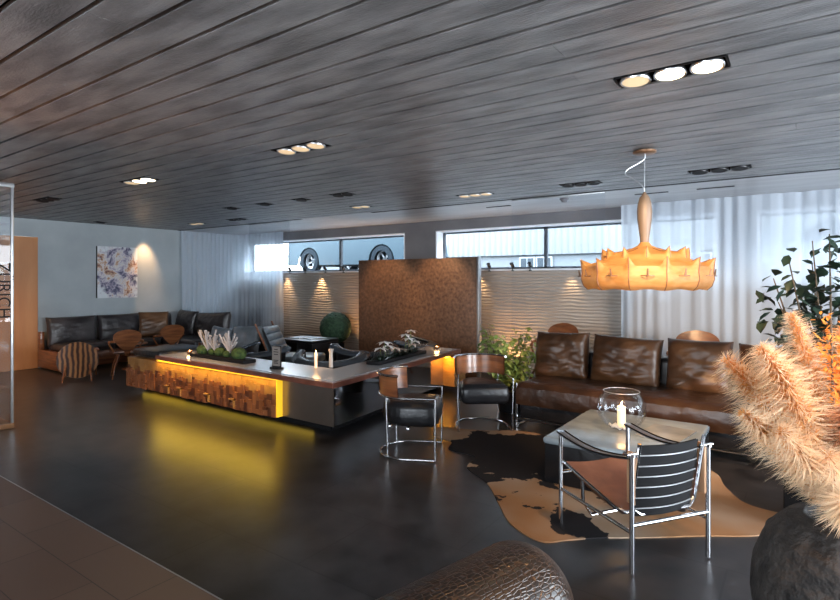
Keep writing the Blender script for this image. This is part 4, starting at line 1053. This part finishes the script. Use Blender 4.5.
def plume(base, mid, tip, rad, n, m_, label, seed, sl=.10, droop=.3, group=None, name='pampas_plume'):
    q = random.Random(seed); base, mid, tip = Vector(base), Vector(mid), Vector(tip)
    def cv(s_): return base*(1-s_)**2+mid*2*s_*(1-s_)+tip*s_*s_
    t = thing(name, base, 0, label, 'dried grass', group)
    st = MB(); st.tube([cv(k/10)-base for k in range(11)], [.004-.0003*k for k in range(11)], 5); st.build('stem', 'stem', t)
    b = MB(); bm = b.bm
    for k in range(n):
        s_ = .22+.78*q.random()**.9; p = cv(s_)-base; tan = (cv(min(1, s_+.02))-cv(s_-.02)).normalized()
        env = sin(pi*min(1, max(.08, (s_-.15)/.9)))**.6
        a = q.uniform(0, 2*pi); o1 = tan.orthogonal().normalized(); o2 = tan.cross(o1)
        out = (o1*cos(a)+o2*sin(a))
        l = rad*env*q.uniform(.5, 1.25); d1 = (tan*.9+out*q.uniform(.5, 1.1)).normalized(); d2 = (tan*.35+out*1.0+Vector((0, 0, -droop))).normalized()
        p1 = p+d1*l*.55; p2 = p1+d2*l*.6
        w = out.cross(tan)*q.uniform(.0007, .0014)
        w = (w+Vector([q.gauss(0, .0006) for _ in range(3)]))
        v0 = bm.verts.new(p-w); v1 = bm.verts.new(p+w); v2 = bm.verts.new(p1+w*.9); v3 = bm.verts.new(p1-w*.9); v4 = bm.verts.new(p2)
        bm.faces.new((v0, v1, v2, v3)).material_index = 1 if q.random() < .75 else 0; bm.faces.new((v3, v2, v4)).material_index = 0
    me = bpy.data.meshes.new('plume'); bm.to_mesh(me); bm.free(); me.materials.append(M[m_]); me.materials.append(M['plume_core' if m_ == 'plume' else m_])
    o = bpy.data.objects.new('plume', me); COL.objects.link(o); o.parent = t
    return t
RV = Vector((.818, .575, 0)); FV = Vector((-.575, .818, 0)); VC = Vector((VX, VY, 0))
def rel(a, d_, z): return VC+RV*a+FV*d_+Vector((0, 0, z))
PL = [  # (tip a, depth, z), radius, strands, material, label
    ((-.30, .05, 1.17), .115, 1500, 'plume', 'cream pampas plume leaning farthest left out of the stone vase'),
    ((-.235, -.04, 1.22), .115, 1500, 'plume', 'cream pampas plume, second from left in the stone vase'),
    ((-.165, .06, 1.21), .11, 1400, 'plume', 'cream pampas plume, third from left in the stone vase'),
    ((-.27, .00, 1.00), .11, 1300, 'plume', 'short drooping cream pampas plume low on the left of the vase'),
    ((-.18, -.05, .95), .11, 1300, 'plume', 'short cream pampas plume just above the left rim of the vase'),
    ((-.10, .02, 1.33), .085, 1500, 'plume', 'tallest cream pampas plume in the middle of the vase'),
    ((-.02, .05, 1.20), .10, 1300, 'plume', 'cream pampas plume right behind the orange flower spike'),
    ((.06, .0, 1.12), .10, 1200, 'plume_rust', 'rust-brown dried grass plume at the right edge'),
    ((.0, -.07, 1.02), .10, 1300, 'plume_rust', 'rust-brown dried grass plume low in front of the vase group'),
    ((.10, .05, 1.28), .10, 1100, 'plume', 'cream pampas plume cut by the right picture edge'),
    ((-.03, -.14, .76), .11, 1300, 'plume', 'pale fluffy pampas plume lying over the front of the vase mouth'),
    ((.04, -.12, .80), .12, 1300, 'plume', 'pale pampas plume low at the right picture edge over the vase'),
    ((-.05, -.08, .88), .11, 1300, 'plume', 'pale fluffy pampas plume hanging over the vase rim'),
]
for i, (tp, rad, n, m_, lab) in enumerate(PL):
    tp = (tp[0]-.075, tp[1], tp[2]); base = rel(tp[0]*.12, tp[1]*.2, .60); mid = rel(tp[0]*.35, tp[1]*.4, .60+(tp[2]-.60)*.55)
    plume(base, mid, rel(*tp), rad, int(n*1.6), m_, lab, 100+i, name='pampas_plume')
# orange dried flower spike
t = thing('dried_flower_spike', rel(-.06, -.03, .60), 0, 'bright orange dried flower spike standing up among the pampas plumes', 'dried flower')
b = MB(); b.tube([(0, 0, 0), tuple(RV*-.01+Vector((0, 0, .40))), tuple(RV*-.02+Vector((0, 0, .74)))], [.005, .004, .003], 6); b.build('stem', 'stem', t)
b = MB(); q = random.Random(77)
for k in range(520):
    br_ = q.choice([(0, .36, -.03, .74), (0, .50, .055, .72), (0, .45, -.055, .66), (0, .48, .07, .58), (.0, .40, .03, .60)])
    s_ = q.random(); a = br_[0]*(1-s_)+br_[2]*s_; z = br_[1]*(1-s_)+br_[3]*s_
    p = RV*a+FV*q.gauss(0, .012)+Vector((0, 0, z))+Vector([q.gauss(0, .010) for _ in range(3)])
    leaf(b, p, Vector((q.gauss(0, 1), q.gauss(0, 1), q.gauss(.6, .6))), Vector((0, 0, 1)), q.uniform(.014, .03), q.uniform(.008, .014))
b.build('florets', 'plume_orange', t, smooth=0)

# ------------------------------------------------------------------ foreground croc leather sofa back
E = RV*.385+FV*1.60; D = (RV*.76+FV*.65).normalized()
t = thing('croc_armchair', (E.x, E.y, 0), atan2(D.y, D.x), 'rounded back of a dark embossed croc leather armchair at the bottom edge', 'armchair')
q = MB()
def bol(u, v):
    # local x runs along the back (tip at 0), y across, z up; rounded top and rounded end
    Lx = -1.25*(1-u); r = .155; e = 0
    if Lx > -.15: e = 1-math.sqrt(max(0, 1-((Lx+.15)/.15)**2))
    rr_ = r*(1-e*.98)
    a = pi*1.30*(v-.5)
    y = sin(a)*rr_*1.0; z = .557+cos(a)*rr_-e*.03
    return Vector((Lx, y, z))
q.grid(bol, 120, 40)
q.build('bolster', 'croc', t, smooth=80)
MB().b2((-1.2, -.09, .06), (-.06, .09, .47), bevel=.05, seg=4).build('backrest', 'croc', t)
MB().b2((-1.2, -.80, .06), (-.06, -.10, .36), bevel=.05, seg=4).build('seat', 'croc', t)
for x in (-1.1, -.15):
    for y in (-.7, 0.0): MB().cyl((x, y, 0), (x, y, .065), .02).build('leg', 'chrome', t)

# ------------------------------------------------------------------ glass display cabinet on the left
CX, CY0, CY1 = -6.32, 1.20, 2.04
t = thing('display_cabinet', (CX, (CY0+CY1)/2, 0), 0, 'tall glass display cabinet with slim metal frame at the left picture edge', 'cabinet')
hw = (CY1-CY0)/2; dp = .42
fr = MB()
for x in (0, -dp):
    for y in (-hw, hw): fr.box((x, y, 1.2), (.022, .022, 2.36), bevel=.002)
fr.build('frame', 'silver', t)
MB().box((-dp/2, 0, .025), (dp+.03, 2*hw+.03, .05), bevel=.004).build('base', 'bronze', t)
MB().box((-dp/2, 0, 2.375), (dp+.03, 2*hw+.03, .045), bevel=.004).build('top', 'silver', t)
MB().box((.004, 0, 1.2), (.006, 2*hw-.03, 2.3)).box((-dp/2, hw, 1.2), (dp-.03, .006, 2.3)).build('glass', 'glass', t, smooth=0)
for z in (.40, .80, 1.20, 1.62, 2.0):
    MB().box((-dp/2, 0, z), (dp-.03, 2*hw-.03, .012)).build('shelf', 'glass', t, smooth=0)
tx = bpy.data.curves.new('lettering', 'FONT'); tx.body = 'Z\u00dcRICH'; tx.size = .15; tx.extrude = .001; tx.align_x = 'LEFT'; tx.align_y = 'CENTER'
to = bpy.data.objects.new('lettering_tmp', tx); COL.objects.link(to)
dg = bpy.context.evaluated_depsgraph_get(); me = bpy.data.meshes.new_from_object(to.evaluated_get(dg)); bpy.data.objects.remove(to, do_unlink=True)
lo = bpy.data.objects.new('lettering', me); COL.objects.link(lo); me.materials.clear(); me.materials.append(M['black']); lo.parent = t
# text plane faces +x; reading downwards
lo.matrix_local = T(.012, hw-.075, 1.62) @ R(radians(90), 'Z') @ R(radians(90), 'X') @ R(radians(-90), 'Z')
q = random.Random(9)
for i, (z, y, h, kind, lab) in enumerate(((.806, .30, .12, 'wax', 'small cream pot on the second shelf of the display cabinet'), (.406, .30, .13, 'petal', 'small white pot on the lowest shelf of the display cabinet'), (1.626, .28, .16, 'silver', 'silver trophy-like cup on a high shelf of the display cabinet'), (1.206, .30, .10, 'petal', 'white cup on the middle shelf of the display cabinet'))):
    o = MB().lathe([(0, 0), (.035, 0), (.05, h*.4), (.045, h*.8), (.05, h), (.04, h), (.035, h*.5), (0, h*.3)], seg=20).build('display_pot', mat('pot_finish', (.6, .56, .5), .4) if kind != 'silver' else 'silver')
    o.location = (CX-.16, (CY0+CY1)/2+y, z+.0005); tag(o, lab, 'pot')

# ------------------------------------------------------------------ outside
struct(MB().b2((-30, YB+.32, 1.50), (20, 30, 1.60)).build('ground', 'asphalt', smooth=0))
bd = thing('white_building', (-4, 15.5, 1.6), 0, 'pale building with corrugated cladding seen through the right-hand window', 'building')
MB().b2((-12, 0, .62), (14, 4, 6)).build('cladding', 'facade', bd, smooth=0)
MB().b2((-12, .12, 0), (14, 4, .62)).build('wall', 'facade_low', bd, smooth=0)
for x in (-2.9, -2.35, 1.2, 1.9, 5.5):
    w_ = MB().b2((x-.26, .06, .12), (x+.26, .16, .56)).build('window', 'car_rim', bd, smooth=0)
    MB().b2((x-.21, .05, .16), (x-.015, .07, .52)).b2((x+.015, .05, .16), (x+.21, .07, .52)).build('pane', 'facade_glass', w_, smooth=0)
def car(paint, label, loc, rz=0):
    t = thing('parked_car', loc, rz, label, 'car')
    # side silhouette in x (length 4) with z, wheel arches
    WX = (-1.18, 1.18); W2 = .80
    top = [(-2.0, .45), (-1.98, .80), (-1.80, .92), (-1.55, .98), (-.95, 1.36), (-.5, 1.46), (.35, 1.44), (1.02, 1.02), (1.75, .88), (1.98, .68), (2.0, .40)]
    N_ = 60
    def topz(x):
        for a, b in zip(top, top[1:]):
            if a[0] <= x <= b[0]: return a[1]+(b[1]-a[1])*(x-a[0])/(b[0]-a[0])
        return .4
    def botz(x):
        z = .22
        for w in WX:
            d_ = abs(x-w)
            if d_ < .37: z = max(z, .30+math.sqrt(.37**2-d_**2))
        return min(z, topz(x)-.05)
    q = MB()
    for side in (-1, 1):
        def sf(u, v, side=side):
            x = -2+4*u; z = botz(x)+(topz(x)-botz(x))*v
            y = W2*(1-.10*max(0, z-.9)/.5-.04*abs(x/2)**4-.03*(1-v)*0)
            return Vector((x, side*y, z))
        q.grid(sf, 96, 8)
    def roof(u, v):
        x = -2+4*u; z = topz(x); y = W2*(1-.10*max(0, z-.9)/.5-.04*abs(x/2)**4); return Vector((x, y*(2*v-1), z+.02*(1-(2*v-1)**2)))
    q.grid(roof, 96, 8)
    def bot(u, v):
        x = -2+4*u; return Vector((x, W2*.95*(2*v-1), botz(x)))
    q.grid(bot, 96, 2)
    q.build('body', paint, t, smooth=50)
    for side in (-1, 1):
        MB().poly([(-.95, .98), (-.85, 1.28), (-.45, 1.38), (0, 1.38), (0, .98)], -.004, .004, mtx=T(0, side*(W2*.965), 0) @ R(radians(90), 'X')).build('side_window', 'glass_dark', t, smooth=0)
        MB().poly([(.06, .98), (.06, 1.38), (.33, 1.37), (.90, .99)], -.004, .004, mtx=T(0, side*(W2*.965), 0) @ R(radians(90), 'X')).build('side_window', 'glass_dark', t, smooth=0)
        MB().box((1.86, side*.62, .72), (.22, .26, .12), bevel=.04).build('headlamp', 'car_rim', t)
        for w in WX:
            wh = MB().lathe([(.20, -.09), (.31, -.09), (.325, -.06), (.325, .06), (.31, .09), (.20, .09)], seg=32, mtx=T(w, side*.70, .325) @ R(radians(90), 'X')).build('wheel', 'tyre', t)
            h = MB(); Mx = T(w, side*.70, .325) @ R(radians(90*side), 'X')
            h.lathe([(.205, .085), (.205, .0), (.19, -.0), (.19, .085)], seg=32, mtx=Mx).lathe([(0, .07), (.05, .07), (.05, .05), (0, .05)], seg=16, mtx=Mx)
            for k in range(5): h.box((0, .11, .06), (.045, .19, .02), mtx=Mx @ R(2*pi*k/5, 'Z'))
            h.build('rim', 'car_rim', wh)
    return t
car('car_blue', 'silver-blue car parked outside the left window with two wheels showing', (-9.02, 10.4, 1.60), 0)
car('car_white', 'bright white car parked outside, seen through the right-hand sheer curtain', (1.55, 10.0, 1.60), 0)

# ------------------------------------------------------------------ pendant lamp
t = thing('cocoon_pendant', (-.98, 4.40, 1.375), 0, 'large glowing amber cocoon pendant lamp hanging over the leather coffee table', 'lamp')
NS = 12
def spike(a, n, ph, k=10):
    return max(0, cos(n*(a-ph)/2)**2)**k
def prof(a):
    s1 = spike(a, NS, 0); s2 = spike(a, NS, pi/NS)
    g = .5+.5*cos(NS*a)          # 1 at ribs
    h = 1-g
    return [(.38-.01*h, .012+.012*h), (.425-.008*h, .0+.010*h), (.458-.014*h, .03), (.475-.016*h, .08), (.468-.018*h, .13), (.445+.035*s1,   .172+.062*s1), (.41, .188+.014*s1),
            (.345, .213), (.315, .235), (.29+.018*s2, .262+.055*s2), (.25, .272+.010*s2), (.18, .292), (.10, .315), (.05, .340), (.032, .365)]
def shell(u, v):
    a = 2*pi*u; p = prof(a); j = v*(len(p)-1); m_ = int(min(len(p)-2, j)); g = j-m_
    # smooth interpolation
    r = p[m_][0]*(1-g)+p[m_+1][0]*g; z = p[m_][1]*(1-g)+p[m_+1][1]*g
    return Vector((r*cos(a), r*sin(a), z))
MB().grid(shell, 240, 28, closed_u=True).build('shade', 'cocoon', t, smooth=40)
MB().lathe([(.032, .362), (.034, .40), (.042, .46), (.052, .54), (.055, .60), (.050, .66), (.036, .71), (.016, .735), (.010, .75), (0, .755)], seg=24).build('neck', 'cocoon_neck', t)
wire = mat('brown_wire', (.16, .07, .03), .5)
for k in range(NS):
    a = 2*pi*k/NS; p = prof(a); rb = MB()
    rb.tube([Vector((r*cos(a)*1.004, r*sin(a)*1.004, z+.001)) for r, z in p[1:7]], .004, 5)
    rb.build('wire_rib', wire, t, smooth=60); rb = MB()
    a = 2*pi*(k+.5)/NS; p = prof(a)
    rb.tube([Vector((r*cos(a)*1.004, r*sin(a)*1.004, z+.002)) for r, z in p[8:13]], .0025, 5)
    rb.build('wire_rib', wire, t, smooth=60)
for k in range(0, NS):
    a = 2*pi*(k+.5)/NS; c_ = Vector((cos(a), sin(a), 0)); s_ = Vector((-sin(a), cos(a), 0)); p = c_*.468+Vector((0, 0, .105))
    MB().tube([p-s_*.042, p-s_*.02+c_*.02, p+c_*.026, p+s_*.02+c_*.02, p+s_*.042], .004, 6).tube([p+c_*.01, p+c_*.02+Vector((0, 0, .05))], [.008, .005], 6).build('light_holder', 'bronze', t)
MB().lathe([(0, 1.045), (.075, 1.045), (.085, 1.052), (.085, 1.066), (.06, 1.073), (0, 1.073)], seg=28).build('canopy', 'bronze', t)
MB().tube([(0, 0, .75), (0, 0, 1.05)], .0018, 5).build('suspension_wire', 'silver', t)
pts = []
for k in range(30):
    s_ = k/29; w = sin(pi*s_); pts.append(RV*(-.13*w*sin(pi*s_*1.1)*(1 if s_ > .4 else .8)+.02*sin(9*s_)*w)+Vector((0, 0, .75+.30*s_)))
MB().tube(pts, .0035, 6).build('flex', 'silver', t)
for k in range(3):
    a = 2*pi*k/3; l = bpy.data.lights.new('pendant_bulb', 'POINT'); l.energy = .42; l.color = (1, .58, .24); l.shadow_soft_size = .05
    o = bpy.data.objects.new('pendant_bulb', l); COL.objects.link(o); o.parent = t; o.location = (.2*cos(a), .2*sin(a), .12)
# air plant behind the pendant on the sill
t = thing('sill_plant', (-2.10, YB+.08, ZS), 0, 'small spiky green air plant on the window sill left of the pendant', 'plant')
MB().lathe([(0, 0), (.04, 0), (.05, .06), (.045, .06), (.04, .01), (0, .01)], seg=16).build('pot', 'silver', t)
b = MB(); q = random.Random(5)
for k in range(12):
    a = q.uniform(-1.2, 1.2); l = q.uniform(.2, .32)
    b.tube([(0, 0, .03), (sin(a)*l*.4, q.uniform(-.05, .05), l*.6+.03), (sin(a)*l, q.uniform(-.08, .05), l*.8*cos(a*.6))], [.006, .005, .001], 5)
b.build('foliage', 'leaf_dark', t)

# unseen warm spots added to brighten the foreground, left entrance and pampas
for (x, y, e, c) in ((-6.5, -.6, 45, (1, .55, .28)), (-8.6, 1.9, 40, (1, .58, .30)), (-9.4, 2.6, 30, (1, .6, .32)), (-2.5, -1.5, 30, (1, .72, .5)), (1.2, .6, 26, (1, .72, .5)), (.45, 2.0, 30, (1, .50, .20))):
    spot('added_warm_fill_beam', (x, y, ZC-.03), (x, y, 0), e, c, 110, .8, .06)
spot('added_ceiling_tint_beam', (-4.2, .25, 1.5), (-3.5, .9, ZC), 16, (1, .38, .12), 100, 1.0, .08)  # unseen uplight added to tint the left ceiling orange
